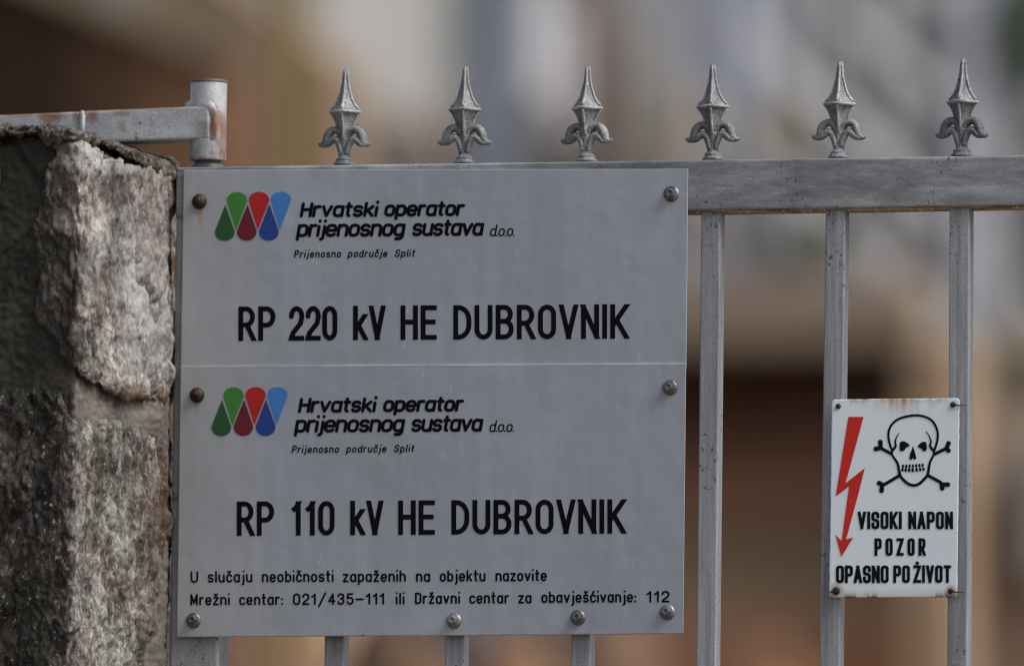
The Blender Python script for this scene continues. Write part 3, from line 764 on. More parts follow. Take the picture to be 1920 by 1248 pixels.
def rock(name, foot, top, bot, mat, parent, step=0.0022, rnd=0.014, amp=(0.010, 0.004, 0.0018), off=0, streak=0.35, edge=0.02, res_cap=10, facet=0.004, left=None):
    """solid block: footprint [(px, y)], top and bottom given as photograph heights along px"""
    pts = [(P(px, 600, y).x, y) for px, y in foot]
    per = sum(math.dist(pts[i], pts[(i+1) % len(pts)]) for i in range(len(pts)))
    n = int(per/step); f2 = resample(pts, n, rnd)
    tx = [P(a, b, -0.13).x for a, b in top]; tz = [P(a, b, -0.13).z for a, b in top]
    bx = [P(a, b, -0.13).x for a, b in bot]; bz = [P(a, b, -0.13).z for a, b in bot]
    zt = np.interp(f2[:, 0], tx, tz); zb = np.interp(f2[:, 0], bx, bz)
    H = float(np.mean(zt-zb)); K = max(6, int(H/step)); cen = f2.mean(0)
    rings = []
    for k in range(res_cap):                      # bottom cap
        s = (k+0.02)/res_cap
        g = cen+(f2-cen)*s*0.97; rings.append((g, np.interp(g[:, 0], bx, bz)))
    for k in range(K+1):
        t = k/K; e = min(t, 1-t)*H
        s = 1-0.03*max(0, 1-e/edge)**2
        g = cen+(f2-cen)*s; rings.append((g, np.interp(g[:, 0], bx, bz)*(1-t)+np.interp(g[:, 0], tx, tz)*t))
    for k in range(res_cap):
        s = 1-(k+1)/(res_cap+0.1)
        g = cen+(f2-cen)*s*0.97; rings.append((g, np.interp(g[:, 0], tx, tz)))
    V = np.concatenate([np.column_stack([g, z]) for g, z in rings]); m_ = len(rings)
    if left:                                      # ragged left outline given as (height, px)
        lz = [P(px, py, -0.16).z for py, px in left][::-1]; lx = [P(px, py, -0.16).x for py, px in left][::-1]
        V[:, 0] = np.maximum(V[:, 0], np.interp(V[:, 2], lz, lx)+0.0005*np.sin(np.arange(len(V))))
    a = np.arange(m_-1)[:, None]*n; i = np.arange(n)[None]; i2 = (i+1) % n
    Fq = np.stack([a+i, a+i2, a+n+i2, a+n+i], -1).reshape(-1, 4)
    fc = [tuple(q) for q in Fq.tolist()]+[tuple(reversed(range(n))), tuple((m_-1)*n+k for k in range(n))]
    o = mesh(name, V.tolist(), fc, mat, parent, smooth=True)
    me = o.data
    N = np.zeros(len(V)*3); me.vertices.foreach_get('normal', N); N = N.reshape(-1, 3)
    D = np.zeros(len(V))
    for q, p in enumerate(V):
        vd = noise.voronoi(Vector((p[0]*55+off+0.8*noise.noise(Vector(p)*40), p[1]*55, p[2]*55*(streak+0.1))))[0]
        D[q] = facet*(min(1.0, (vd[1]-vd[0])*2.2)-0.6)+amp[0]*fbm(p, 9, 3, off)+amp[0]*0.35*fbm(p, 28, 3, off+9, (1, 1, .45))-0.006*max(0.0, 0.10-abs(fbm(p, 7, 3, off+17, (1, 1, .35))))/0.10+amp[1]*(ridge(p, 34, off, (1, 1, streak))-1.0)+amp[2]*fbm(p, 150, 4, off+5, (1, 1, streak+0.25))
    V = V+N*D[:, None]
    me.vertices.foreach_set('co', V.ravel()); me.update()
    return o

gp = empty('stone_gatepost', (P(150, 624, 0).x, 0.05, 0.0), label='rough limestone gatepost with blackened front face at the left of the gate', cat='gatepost')
rock('mortar', [(-330, -.158), (40, -.164), (143, -.174), (180, -.140), (240, -.083), (318, -.008), (321, .22), (-330, .22)],
     [(-400, 258), (40, 258), (100, 262), (150, 300), (250, 340), (320, 380)], [(-400, 1500), (400, 1500)], mortar_m, gp, amp=(0.0030, 0.0006, 0.0022), facet=0.0010, step=0.0024, rnd=0.004, streak=0.8)
tag(rock('stone', [(50, -.168), (98, -.178), (122, -.184), (148, -.188), (235, -.110), (312, -.022), (320, .02), (320, .20), (56, .18)],
     [(40, 258), (150, 262), (200, 278), (262, 314), (300, 346), (330, 366)], [(40, 480), (60, 560), (95, 620), (140, 690), (200, 728), (235, 738), (260, 742), (300, 752), (330, 790)], light_stone, gp, step=0.0017, amp=(0.009, 0.0018, 0.0026), off=3, edge=0.010, left=((240, 120), (290, 116), (330, 100), (400, 74), (440, 62), (470, 82), (500, 78), (550, 60), (600, 72), (640, 112), (690, 140), (800, 150))), label='pale upper stone beside the hinge')
tag(rock('stone', [(-330, -.168), (-100, -.176), (60, -.182), (147, -.188), (180, -.150), (240, -.095), (304, -.024), (317, .004), (317, .2), (-330, .2)],
     [(-400, 742), (40, 742), (90, 728), (145, 738), (155, 775), (200, 792), (250, 800), (275, 840), (290, 900), (305, 985), (318, 1080)], [(-400, 1500), (400, 1500)], dark_stone, gp, step=0.0019, amp=(0.007, 0.0018, 0.0030), off=11, edge=0.008, streak=0.3), label='dark lower stone with a sharp corner')
tag(rock('stone', [(-330, -.162), (-100, -.168), (-20, -.170), (6, -.160), (6, .1), (-330, .1)],
     [(-400, 268), (20, 268)], [(-400, 420), (20, 360)], light_stone, gp, step=0.003, amp=(0.006, 0.003, 0.0015), off=23), label='pale stone at the left edge of the picture')
rock('lichen_crust', [(-330, -.160), (60, -.176), (132, -.186), (190, -.148), (262, -.082), (324, -.012), (326, .2), (-330, .22)],
     [(-400, 238), (0, 243), (60, 242), (130, 245), (170, 256), (215, 267), (262, 284), (300, 307), (322, 330), (335, 344)],
     [(-400, 268), (-60, 262), (0, 278), (20, 262), (90, 258), (112, 292), (135, 280), (150, 272), (170, 276), (190, 270), (215, 284), (240, 306), (262, 326), (285, 346), (300, 354), (322, 372), (335, 390)], crust_m, gp, step=0.0018, rnd=0.003, amp=(0.004, 0.0042, 0.0036), off=31, streak=1.0, edge=0.003, facet=0.0015)
for k, (za, zb_) in enumerate(((1505, 2150), (2160, 2900), (2910, 3700), (3710, 4300))):
    rock('stone', [(-330, -.16), (147+6*k, -.18), (312, -.01), (312, .2), (-330, .2)], [(-400, za), (400, za)], [(-400, zb_), (400, zb_)], dark_stone, gp, step=0.012, rnd=0.01, off=40+k*7)

# ================================================================ HINGE ARM
hg = empty('hinge_arm', (P(389, 300, .027).x, .027, P(389, 305, .027).z), label='silver painted hinge arm with rusty round barrel above the gate corner', cat='hinge')
YB = 0.029
bx0 = P(389.8, 300, YB); zb0, zt0 = P(389, 302, YB).z, P(389, 153, YB).z
RB = 34.5*0.00058
cap_m = metal('weathered_dark_steel', (0.20, 0.205, 0.215), (0.05, 0.05, 0.055), (1, 1, 1), loc=(4, 4, 4), metalness=0.2)
M = MB(); M.lathe((bx0.x, YB, zb0), [(RB*0.9, 0), (RB*0.985, 0.0006), (RB, 0.002), (RB, zt0-zb0-0.002), (RB*0.97, zt0-zb0)], 48)
barrel = M.build('barrel', paint, hg, smooth=True)
MB().lathe((bx0.x, YB, zt0-0.0035), [(RB*1.0, 0.0012), (RB*1.02, 0.0018), (RB*1.02, 0.0036), (RB*0.99, 0.0046), (RB*0.5, 0.0050)], 48).build('barrel_cap', cap_m, hg, smooth=False)
MB().lathe((bx0.x, YB, P(389, 316, YB).z-0.003), [(RB*0.86, 0), (RB*0.84, 0.006), (RB*0.74, 0.008), (RB*0.74, 0.014)], 32).build('pin_collar', cap_m, hg, smooth=True)
def qbox(M, tl, tr, br, bl, y0, y1):
    f = [P(*tl, y0), P(*tr, y0), P(*br, y0), P(*bl, y0)]
    b = [Vector((p.x, y1, p.z)) for p in f]
    return M.add(f+b, [(3, 2, 1, 0), (4, 5, 6, 7), (0, 1, 5, 4), (1, 2, 6, 5), (2, 3, 7, 6), (3, 0, 4, 7)])
qbox(MB(), (157, 208), (392, 198.5), (392, 260.5), (157, 268), 0.0085, 0.047).build('arm', paint, hg, bevel=0.003, seg=3)
qbox(MB(), (-500, 238), (151, 209), (151, 270), (-500, 300), 0.0095, 0.0455).build('arm_extension', paint, hg, bevel=0.003, seg=3)
M = MB()
pts = [P(154.5, 211.5, 0.030), P(154.5, 212, 0.0115), P(154.5, 217, 0.0088), P(154.5, 240, 0.0088), P(154.5, 262, 0.0088), P(154.5, 269, 0.012), P(154.5, 269, 0.04)]
M.tube(pts, [0.0026, .0030, .0036, .0030, .0036, .003, .003], 10); M.build('weld_bead', paint, hg, smooth=True)
M = MB(); rs = random.Random(5)
loop = [P(350, 199, 0.026), P(360, 196.5, 0.018), P(370, 195.5, 0.015), P(382, 197, 0.0128), P(393, 201, 0.0120), P(399, 210, 0.0125), P(401, 224, 0.0128), P(401, 240, 0.0128), P(399, 254, 0.0128), P(392, 262, 0.013), P(380, 263, 0.016), P(366, 262, 0.022)]
M.tube(loop, [.004, .006, .0068, .0072, .0066, .0058, .0050, .0050, .0054, .0050, .0045, .003], 12, sy=0.55)
for q in range(30):
    p = loop[rs.randrange(1, 6)]+Vector((rs.uniform(-.005, .004), 0.001, rs.uniform(-.003, .003)))
    M.lathe(p+Vector((0, 0, -0.003)), [(0.0005, 0), (0.0026, .0015), (0.0030, .003), (0.002, .005), (0.0004, .006)], 8)
M.build('weld_seam', paint, hg, smooth=True)

# ================================================================ GATE
ga = empty('metal_gate', (P(1100, 624, 0).x, 0, 0.05), label='grey steel gate of square bars with a row of spear finials on top', cat='gate')
YR = 0.0
qbox(MB(), (329, 313.5), (2700, 280), (2700, 374.5), (329, 411), YR, 0.052).build('top_rail', galv, ga, bevel=0.0028, seg=3)
def bar(name, xlt, xrt, ytop, xlb, xrb, ybot, y0, d, mat, zfoot=0.12, bev=0.0018):
    a, b = P(xlt, ytop, y0), P(xrt, ytop, y0); c, e = P(xlb, ybot, y0), P(xrb, ybot, y0)
    k = (a.z-zfoot)/(a.z-c.z)
    c = a+(c-a)*k; e = b+(e-b)*k; c.z = e.z = zfoot
    f = [a, b, e, c]; g = [Vector((p.x, y0+d, p.z)) for p in f]
    return MB().add(f+g, [(3, 2, 1, 0), (4, 5, 6, 7), (0, 1, 5, 4), (1, 2, 6, 5), (2, 3, 7, 6), (3, 0, 4, 7)]).build(name, mat, ga, bevel=bev, seg=3)
bar('side_stile', 329.5, 420.5, 409, 317.5, 408.5, 1248, 0.0015, 0.0505, galv_s, 0.06, 0.0028)
for (a, b, c_, e_) in ((619, 656, 607.5, 644), (845.5, 882.5, 833.5, 869.5), (1081, 1118, 1070.5, 1106.5), (1314.5, 1351, 1305.5, 1342),
                       (1548, 1585, 1536, 1574), (1780, 1818, 1775.5, 1813.5), (2015, 2054, 2013, 2052), (2250, 2289, 2250, 2289), (2487, 2526, 2489, 2528)):
    bar('bar', a, b, 380, c_, e_, 1248, 0.006, 0.0225, galv_v, 0.12)
aa, bb = P(330, 400, 0), P(2690, 400, 0)
MB().box(aa.x+0.05, bb.x-0.05, 0.001, 0.051, 0.06, 0.115).build('bottom_rail', galv, ga, bevel=0.0028)
xr = P(2650, 400, 0).x
MB().box(xr, xr+0.052, 0.0012, 0.0508, 0.06, P(2650, 376, 0).z).build('side_stile', galv_s, ga, bevel=0.0028)

U, UX = 0.00058, 0.00060
def finial_root():
    f = MB()                                    # base flange, stem
    f.lathe((0, 0, 0), [(20*U, -1.0*U), (20*U, 3*U), (17*U, 5*U), (15.5*U, 8*U), (16.5*U, 9.5*U), (15*U, 12*U), (11.5*U, 14*U), (10*U, 20*U), (9.5*U, 28*U), (11*U, 38*U), (12*U, 50*U), (9*U, 60*U)], 20)
    return f
def spear():
    f = MB()
    f.lathe((0, 0, 0), [(12*UX, 48*U), (13.5*UX, 66*U), (16.5*UX, 80*U), (22*UX, 92*U), (26.5*UX, 97*U), (28*UX, 98.5*U), (28*UX, 102*U), (25.5*UX, 105*U), (20*UX, 110*U), (13.2*UX, 122*U), (8.4*UX, 138*U), (5.2*UX, 154*U), (4.0*UX, 170*U), (3.8*UX, 179*U), (2.5*UX, 181*U)], 4)
    return f
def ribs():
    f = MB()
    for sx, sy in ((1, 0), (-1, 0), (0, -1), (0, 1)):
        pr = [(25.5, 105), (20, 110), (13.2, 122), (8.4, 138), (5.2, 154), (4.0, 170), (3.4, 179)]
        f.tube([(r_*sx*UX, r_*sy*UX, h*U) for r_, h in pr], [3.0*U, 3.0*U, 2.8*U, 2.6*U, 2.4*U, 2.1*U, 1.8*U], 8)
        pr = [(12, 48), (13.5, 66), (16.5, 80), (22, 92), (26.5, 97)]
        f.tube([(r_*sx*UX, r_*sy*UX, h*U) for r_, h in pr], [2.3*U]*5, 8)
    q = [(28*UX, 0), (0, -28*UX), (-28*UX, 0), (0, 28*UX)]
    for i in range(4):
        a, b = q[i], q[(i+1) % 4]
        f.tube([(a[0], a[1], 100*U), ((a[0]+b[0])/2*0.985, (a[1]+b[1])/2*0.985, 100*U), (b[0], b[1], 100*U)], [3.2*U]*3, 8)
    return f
def scroll(s):
    f = MB()
    def cat(pts, n=5):
        out = []
        P_ = [pts[0]]+pts+[pts[-1]]
        for i in range(1, len(P_)-2):
            for k in range(n):
                t = k/n; a, b, c, d = (np.array(P_[i+j]) for j in (-1, 0, 1, 2))
                out.append(0.5*((2*b)+(-a+c)*t+(2*a-5*b+4*c-d)*t*t+(-a+3*b-3*c+d)*t**3))
        out.append(np.array(pts[-1])); return out
    outer = cat([(1, 38, 6.5), (4, 51, 7), (10, 62, 7), (19, 66, 7.2), (27.5, 62.5, 8), (32.5, 54, 8.4), (34.5, 45, 8), (39, 39.5, 6.8), (44.5, 38.5, 5), (49, 41, 2.8)])
    inner = cat([(5, 20, 5.5), (8, 34, 6.5), (13, 45, 6.8), (20, 48, 7), (26, 43.5, 7), (32, 38.5, 6), (40, 36.5, 4)])
    for c, yy in ((outer, 0.0), (inner, -3.5)):
        f.tube([(s*p[0]*UX, yy*U, p[1]*U) for p in c], [p[2]*U for p in c], 12, sy=1.45)
    return f
zr = lambda px: P(px, 312.5-(px-329)*0.01413, 0.026).z
fx = [(645.7, 0), (870.6, 0), (1100, 0), (1337, 0), (1572.7, 0), (1803, 0), (2040, 0), (2275, 0), (2510, 0)]
f0 = finial_root().build('finial', cast, ga, smooth=True)
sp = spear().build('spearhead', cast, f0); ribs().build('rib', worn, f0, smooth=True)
scroll(1).build('scroll', cast, f0, smooth=True); scroll(-1).build('scroll', cast, f0, smooth=True)
tilts = [0.004, 0.0, 0.002, -0.014, 0.006, 0.012, 0, 0.004, 0]
tops = [128, 126, 122, 120, 115, 110, 106, 102, 99]
def base_row(px): return 309-(px-649)*0.0139
for i, (px, _) in enumerate(fx):
    o = f0 if i == 0 else copy_tree(f0, ga)
    p = P(px, base_row(px), 0.026)
    # vertices are local to the finial's own origin on the rail
    o.matrix_parent_inverse = Matrix.Translation(-ga.location)
    o.location = (p.x, 0.026, p.z)
    o.rotation_euler = (0, tilts[i], 0.12*math.sin(i*2.3))
    o.scale = (1, 1, 1+0.01*math.sin(i*1.7))

# ================================================================ ALUMINIUM SIGN PLATES
def plate(name, quad, y, th, mat, parent, nx=1, bev=0.0006):
    return qbox(MB(), *quad, y, y+th).build(name, mat, parent, bevel=bev, seg=2)
YA, YBt = -0.0035, -0.0048
sa = empty('sign_plate', (P(812, 500, 0).x, YA, P(812, 684, 0).z), label='upper aluminium sign plate, lettered RP 220 kV HE DUBROVNIK', cat='sign')
sb = empty('sign_plate', (P(812, 900, 0).x, YBt, P(812, 1190, 0).z), label='lower aluminium sign plate, lettered RP 110 kV HE DUBROVNIK with a phone number', cat='sign')
plate('plate', ((344.5, 318.5), (1290, 316.5), (1286.5, 690), (338.5, 696)), YA, 0.002, plate_a, sa)
plate('plate', ((338.5, 687), (1286.3, 681), (1281, 1187), (331.5, 1193.5)), YBt, 0.0013, plate_b, sb)
qbox(MB(), (332, 1191.2), (1281.3, 1184.8), (1281.2, 1187.6), (331.8, 1193.9), YBt-0.0009, YBt-0.0001).build('bent_edge', bright, sb, bevel=0.0003)
qbox(MB(), (339, 686.4), (1286.2, 680.4), (1286.2, 682.2), (339, 687.6), YBt-0.00012, YBt+0.001).build('cut_edge', flat('seam_highlight', (0.80, 0.82, 0.84), 0.5, 0.35, 14), sb)  # pale matt colour paints the highlight along the lit upper edge

LT = 0.0004                                        # print lies this far proud of the metal
def logo(dx, dy, y, parent):
    z = lambda a, b: (330+a/2.909+dx, 320+b/2.909+dy)
    def drop(cx, cy, r_, tx, ty):
        """round drop: circle and a straight taper to the tip"""
        cx, cy = z(cx, cy); tx, ty = z(tx, ty); r_ /= 2.909
        d = math.hypot(tx-cx, ty-cy); a0 = math.atan2(ty-cy, tx-cx); b = math.acos(r_/d)
        return [(tx, ty)]+[(cx+r_*math.cos(a0+b+(2*math.pi-2*b)*i/28), cy+r_*math.sin(a0+b+(2*math.pi-2*b)*i/28)) for i in range(29)]
    def petal(x0, x1, cy, yr, tx, ty, up):
        """shoulders x0..x1 at height cy, rounded end reaching yr, tip tx,ty"""
        cx, hw = (x0+x1)/2, (x1-x0)/2; out = [z(tx, ty)]
        rng_ = range(0, 25)
        for i in rng_:
            a = math.pi*i/24
            xx = cx+hw*math.cos(a)*(1 if up else -1)
            k = abs(math.sin(a))**0.85
            yy = cy+(yr-cy)*k
            out.append(z(xx, yy))
        return out
    S = [('light_green', petal(277, 388, 166, 117, 326, 326, True)), ('light_red', petal(397, 508, 166, 115, 446, 322, True)), ('light_blue', petal(517, 627, 163, 115, 566, 322, True)),
         ('dark_green', petal(212, 319, 331, 382, 269, 185, False)), ('dark_red', petal(332, 439, 328, 381, 390, 184, False)), ('dark_blue', petal(453, 560, 328, 381, 509, 182, False))]
    for k, pl in S:
        bb_ = (min(p[0] for p in pl)-3, min(p[1] for p in pl)-3, max(p[0] for p in pl)+3, max(p[1] for p in pl)+3)
        shape_part('logo_petal', bb_, lambda F, pl=pl: F.poly(pl), y, LOGO[k], parent, 0.5)
logo(0, 0, YA-LT, sa); logo(-6.3, 365.6, YBt-LT, sb)

for (sg, y, l1, l2, l3, l4) in (
    (sa, YA-LT, [('Hrvatski', 562, 710.5, 407.7), ('operator', 719.5, 872.5, 406.2)], [('prijenosnog', 555.5, 761.4, 444.6), ('sustava', 771.7, 908.5, 442.9)], ('d.o.o.', 918, 967.5, 442.9),
     [('Prijenosno', 551, 641, 483.2), ('područje', 652, 727.7, 482.4), ('Split', 740, 779.5, 481.8)]),
    (sb, YBt-LT, [('Hrvatski', 558.6, 707, 773.7), ('operator', 717.4, 870.7, 772.3)], [('prijenosnog', 552, 760.4, 810.9), ('sustava', 770, 907, 809.6)], ('d.o.o.', 917, 966.5, 809.4),
     [('Prijenosno', 546.6, 637, 849), ('područje', 649, 726, 848), ('Split', 738.4, 778, 847.4)])):
    for ln, hh in ((l1, 28.5), (l2, 31)):
        V, Fc = [], []
        for wd in ln: draw_word(V, Fc, wd[0], wd[1], wd[2], wd[3], hh, 6.0, y, w=0.58, X=0.75, D=-0.28, k=0.85, gap=-0.02, slant=0.17, h=0.6)
        mesh('lettering', V, Fc, ink, sg)
    V, Fc = [], []
    draw_word(V, Fc, l3[0], l3[1], l3[2], l3[3], 22.5, 2.6, y, w=0.55, X=0.62, k=0.9, gap=0.05, slant=0.17, h=0.5)
    mesh('lettering', V, Fc, ink, sg)
    V, Fc = [], []
    for wd in l4: draw_word(V, Fc, wd[0], wd[1], wd[2], wd[3], 14.4, 2.3, y, w=0.58, X=0.68, k=1, gap=0.20, slant=0.2, h=0.45)
    mesh('lettering', V, Fc, ink, sg)
def big(words, y, sg):
    V, Fc = [], []
    for wd in words: draw_word(V, Fc, wd[0], wd[1], wd[2], wd[3], 64.5, 9.1, y, w=0.52, X=0.72, k=1, gap=0.13, style='square', h=0.8)
    mesh('lettering', V, Fc, ink, sg)
big([('RP', 446.9, 516.5, 639), ('220', 542, 632.5, 638.4), ('kV', 662, 722.6, 637.4), ('HE', 751, 819, 636.9), ('DUBROVNIK', 850, 1178, 636.4)], YA-LT, sa)
big([('RP', 444, 514, 1004), ('110', 543.8, 627.4, 1003.4), ('kV', 656.6, 718.4, 1002.6), ('HE', 746.6, 815.4, 1002), ('DUBROVNIK', 846.3, 1172.5, 1001.4)], YBt-LT, sb)
for ln in ([('U', 357.3, 371.7, 1091.8), ('slučaju', 389.4, 473.2, 1091.4), ('neobičnosti', 491, 625.6, 1091), ('zapaženih', 642.5, 761, 1090.6), ('na', 780, 806.6, 1090.2), ('objektu', 824.5, 910.4, 1089.7), ('nazovite', 929, 1025.3, 1089.2)],
           [('Mrežni', 356.8, 431, 1134.2), ('centar:', 448.5, 530.5, 1133.8), ('021/435-111', 549.3, 721.4, 1133.4), ('ili', 742, 758.6, 1132.2), ('Državni', 778, 862.6, 1131.6), ('centar', 880, 954.5, 1131), ('za', 971.4, 996.7, 1130.5), ('obavješćivanje:', 1015, 1192.8, 1129.6), ('112', 1212, 1255.3, 1128.6)]):
    V, Fc = [], []
    for wd in ln: draw_word(V, Fc, wd[0], wd[1], wd[2], wd[3], 21.8, 3.5, YBt-LT, w=0.53, X=0.68, k=0.95, gap=0.13, h=0.45)
    mesh('lettering', V, Fc, ink, sb)

def bolt(px, py, y, sg, rust=False, rw=14.5, seed=0):
    p = P(px, py, y); r_ = rw*U
    if rust:
        M = MB(); M.lathe((p.x, y, p.z), [(r_, -0.0005), (r_, 0.001), (r_*0.86, 0.0035), (r_*0.6, 0.0058), (r_*0.3, 0.0066), (r_*.05, 0.0068)], 28, axis='y')
        b = M.build('bolt', rusty, sg, smooth=True)
        MB().lathe((p.x, y-0.0062, p.z+0.001), [(r_*0.42, 0), (r_*0.40, 0.002), (r_*0.25, 0.003), (r_*0.05, 0.003)], 6, axis='y').build('hex_head', rusty, b)
    else:
        b = MB().lathe((p.x, y, p.z), [(r_, -0.0005), (r_, 0.0010), (r_*0.93, 0.0018), (r_*0.62, 0.0028), (r_*0.5, 0.0030)], 32, axis='y').build('bolt', bolt_m, sg, smooth=True)
        h = r_*0.56; a0 = seed*0.7; v = []
        M = MB(); c = Vector((p.x, y-0.0030, p.z+0.0006))
        prof = [(h, 0), (h, 0.0042), (h*0.86, 0.0055), (h*0.6, 0.0056), (h*0.38, 0.0042), (h*0.05, 0.0040)]
        M.lathe((0, 0, 0), prof, 6, axis='y'); rot = Matrix.Rotation(a0, 4, 'Y')
        M.v = [tuple(rot @ Vector(q)+c) for q in M.v]
        M.build('hex_head', bolt_m, b)
bolt(374, 378, YA, sa, True); bolt(1259, 363.5, YA, sa, seed=1, rw=15)
bolt(369.5, 740.5, YBt, sb, True)
for i, (px, py) in enumerate(((1256.5, 726.5), (363, 1162.5), (851.4, 1163), (1084, 1157), (1251.4, 1147))): bolt(px, py, YBt, sb, seed=i+2)

# ================================================================ WARNING SIGN
YW = -0.003
ws = empty('warning_sign', (P(1676, 930, 0).x, YW, P(1676, 1119, 0).z), label='small white enamel high voltage sign with skull and red lightning arrow', cat='sign')
def warn_plate():
    N, M_ = 26, 40; V, Fc = [], []
    TL, TR, BR, BL = (1560, 748.5), (1799.2, 745.8), (1794.6, 1118.8), (1554.6, 1119.6)
    out = []
    def cor(cx, cy, sx, sy, r_=0.022):   # slightly nibbled round corners
        return [(cx-sx*r_*(1-math.cos(a)), cy-sy*r_*0.65*(1-math.sin(a))) for a in [R(q) for q in (0, 30, 60, 90)]]
    c = []
    c += cor(1, 1, 1, 1); c += list(reversed(cor(0, 1, -1, 1))); c += cor(0, 0, -1, -1); c += list(reversed(cor(1, 0, 1, -1)))
    # densify
    ring = []
    for i in range(len(c)):
        a, b = c[i], c[(i+1) % len(c)]; n = max(1, int(math.dist(a, b)*40))
        for k in range(n): ring.append((a[0]+(b[0]-a[0])*k/n, a[1]+(b[1]-a[1])*k/n))
    def pp(u, v, y):
        x_ = (BL[0]*(1-u)+BR[0]*u)*(1-v)+(TL[0]*(1-u)+TR[0]*u)*v; y_ = (BL[1]*(1-u)+BR[1]*u)*(1-v)+(TL[1]*(1-u)+TR[1]*u)*v
        return P(x_, y_, y)
    n = len(ring); rs = random.Random(2)
    jit = [(u+rs.uniform(-1, 1)*0.0022, v+rs.uniform(-1, 1)*0.0013) for u, v in ring]
    levels = [(jit, YW+0.0017), (jit, YW+0.0005), ([(0.5+(u-0.5)*0.988, 0.5+(v-0.5)*0.992) for u, v in ring], YW)]
    for rg, y in levels: V += [pp(u, v, y) for u, v in rg]
    for l in range(2):
        for i in range(n): Fc.append((l*n+i, l*n+(i+1) % n, (l+1)*n+(i+1) % n, (l+1)*n+i))
    Fc.append(tuple(2*n+i for i in range(n))); Fc.append(tuple(reversed(range(n))))
    return mesh('plate', V, Fc, enamel, ws)
warn_plate()
YP = YW-0.0005
z3 = lambda a, b: (1530+a/6.24, 730+b/6.24)
z4 = lambda a, b: (1530+a/6.24, 930+b/6.24)
shape_part('lightning_arrow', (1560, 775, 1626, 1048), lambda F: F.poly([z3(380, 318), z3(557, 318), z3(345, 1095), z3(572, 915), z4(488, 0), z4(352, 502), z4(437, 478), z4(297, 705), z4(228, 445), z4(300, 522), z3(388, 1128), z3(232, 1245)]), YP, red, ws, 0.6)
def smooth_line(pts, n=6):
    p = [pts[0]]+pts+[pts[-1]]; out = []
    for i in range(1, len(p)-2):
        a, b, c, d = (np.array(p[i+j], float) for j in (-1, 0, 1, 2))
        for k in range(n):
            t = k/n; out.append(tuple(0.5*((2*b)+(-a+c)*t+(2*a-5*b+4*c-d)*t*t+(-a+3*b-3*c+d)*t**3)))
    return out+[tuple(pts[-1])]
def skull(F):
    def line(pts, t0, t1=None, sm=True):
        q = smooth_line(pts) if sm else pts; t1 = t0 if t1 is None else t1; n = len(q)
        for i in range(n-1):
            ta, tb = (t0+(t1-t0)*i/(n-1))/2/6.24, (t0+(t1-t0)*(i+1)/(n-1))/2/6.24
            F.capsule(z3(*q[i]), z3(*q[i+1]), ta, tb)
    line([(893, 715), (862, 630), (847, 540), (858, 465), (890, 405), (950, 352), (1040, 318), (1160, 300), (1270, 315), (1350, 358), (1400, 425), (1424, 510), (1418, 600), (1390, 700)], 27)
    line([(978, 502), (945, 550), (928, 610), (932, 660), (900, 705)], 8, 34)
    line([(1286, 488), (1325, 545), (1345, 610), (1335, 660), (1372, 710)], 8, 34)
    line([(893, 710), (890, 760), (925, 815), (955, 865), (968, 930), (982, 1000)], 24, 34)
    line([(1383, 700), (1375, 765), (1338, 840), (1322, 900), (1315, 960), (1300, 1010)], 24, 34)
    line([(975, 985), (1005, 1035), (1075, 1098), (1140, 1118), (1200, 1104), (1262, 1050), (1308, 1000)], 34)
    line([(985, 690), (1000, 710)], 4)
    F.poly([z3(*q) for q in smooth_line([(982, 615), (1030, 603), (1090, 640), (1090, 660), (1052, 682), (1030, 712), (995, 720), (978, 690), (982, 615)], 4)])
    F.poly([z3(*q) for q in smooth_line([(1290, 612), (1240, 612), (1192, 655), (1198, 672), (1232, 690), (1255, 716), (1285, 718), (1298, 680), (1290, 612)], 4)])
    F.poly([z3(*q) for q in ((1135, 655), (1152, 715), (1168, 770), (1174, 805), (1158, 820), (1146, 812), (1132, 795), (1122, 815), (1106, 823), (1092, 806), (1100, 750), (1118, 710))])
    for i, x_ in enumerate((1018, 1056, 1095, 1133, 1172, 1210, 1248)):
        F.capsule(z3(x_, 884-abs(i-3)*1+(i-3)*-2), z3(x_, 900-(i-3)*2), 13/6.24)
    for i, x_ in enumerate((1012, 1050, 1090, 1131, 1176, 1218, 1258)):
        dy = 10-abs(i-3)*4
        F.capsule(z3(x_, 930-(i-3)*1), z3(x_, 940+dy-(i-3)*1), 15/6.24)
    for (sh, k1, k2) in (([(880, 748), (770, 690)], [(752, 612), (758, 670)], [(700, 692), (758, 680)]), ([(1388, 752), (1500, 698)], [(1550, 628), (1530, 680)], [(1550, 712), (1520, 690)]),
                         ([(975, 1005), (800, 1108)], [(738, 1092), (780, 1110)], [(768, 1180), (772, 1120)]), ([(1308, 1000), (1460, 1085)], [(1542, 1110), (1480, 1108)], [(1478, 1152), (1468, 1100)])):
        F.capsule(z3(*sh[0]), z3(*sh[1]), 19/6.24)
        for k in (k1, k2): F.capsule(z3(*k[0]), z3(*k[1]), 28/6.24, 24/6.24)
shape_part('skull_and_crossbones', (1632, 772, 1790, 930), skull, YP, ink2, ws, 0.5)
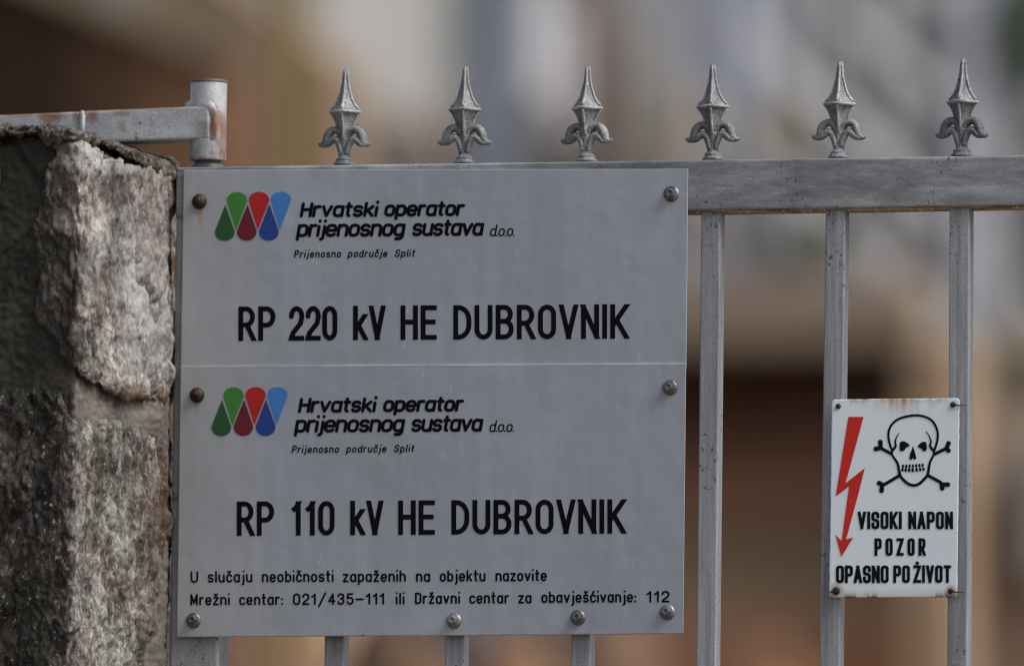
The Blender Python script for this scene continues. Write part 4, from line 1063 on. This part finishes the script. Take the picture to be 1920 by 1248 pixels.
for ln in ([('VISOKI', 1608.3, 1691, 991.3), ('NAPON', 1703, 1787, 991.3)], [('POZOR', 1639.6, 1735.8, 1041.2)], [('OPASNO', 1567.4, 1666.4, 1092.2), ('PO', 1674.8, 1706.2, 1092), ('ŽIVOT', 1712.5, 1783.4, 1091.8)]):
    V, Fc = [], []
    for wd in ln:
        g_ = 0.24 if wd[0] == 'POZOR' else (0.03 if wd[0] == 'OPASNO' else 0.05)
        draw_word(V, Fc, wd[0], wd[1], wd[2], wd[3], 33, 5.7, YP, w=0.32, X=1.0, k=0.75, gap=g_, style='square', h=0.5, tilt=0)
    mesh('lettering', V, Fc, ink2, ws)
for i, (px, py, r_) in enumerate(((1572, 761, 4.8), (1787, 758, 5), (1568, 1107, 7.2), (1782.5, 1107, 5))):
    p = P(px, py, YW)
    MB().lathe((p.x, YW, p.z), [(r_*U, -0.0005), (r_*U, 0.001), (r_*U*0.8, 0.002), (r_*U*0.3, 0.0023)], 18, axis='y').build('screw', dark_metal if i == 0 else rusty, ws, smooth=True)
for (x0, y0, x1, y1) in ((1790, 758.5, 1804, 759), (1785, 1107, 1797, 1109), (1556, 1109, 1564, 1106)):
    a, b = P(x0, y0, YW-0.002), P(x1, y1, YW-0.001)
    MB().tube([a, (a+b)/2+Vector((0, -0.0006, -0.0006)), b, Vector((b.x+0.003, 0.004, b.z))], 0.0008, 8).build('tie_wire', rusty, ws, smooth=True)

# rain water hanging on the metal
wm = bpy.data.materials.new('rain_water'); wm.use_nodes = True
bs = wm.node_tree.nodes['Principled BSDF']; bs.inputs['Transmission Weight'].default_value = 1; bs.inputs['IOR'].default_value = 1.33; bs.inputs['Roughness'].default_value = 0.02
M = MB(); rs = random.Random(12)
def drop(p, r_): M.lathe(p, [(0.0002, -r_*1.3), (r_*0.7, -r_*0.9), (r_, -r_*0.2), (r_*0.75, r_*0.6), (r_*0.3, r_*1.1), (0.0001, r_*1.4)], 10)
for i in range(26):
    px = rs.uniform(1300, 1915); 
    drop(P(px, 397.5-(px-1290)*0.0143, 0.003)+Vector((0, 0.001, -0.0012)), rs.uniform(0.0009, 0.0018))
tag(M.build('raindrops', wm, smooth=True), kind='stuff')
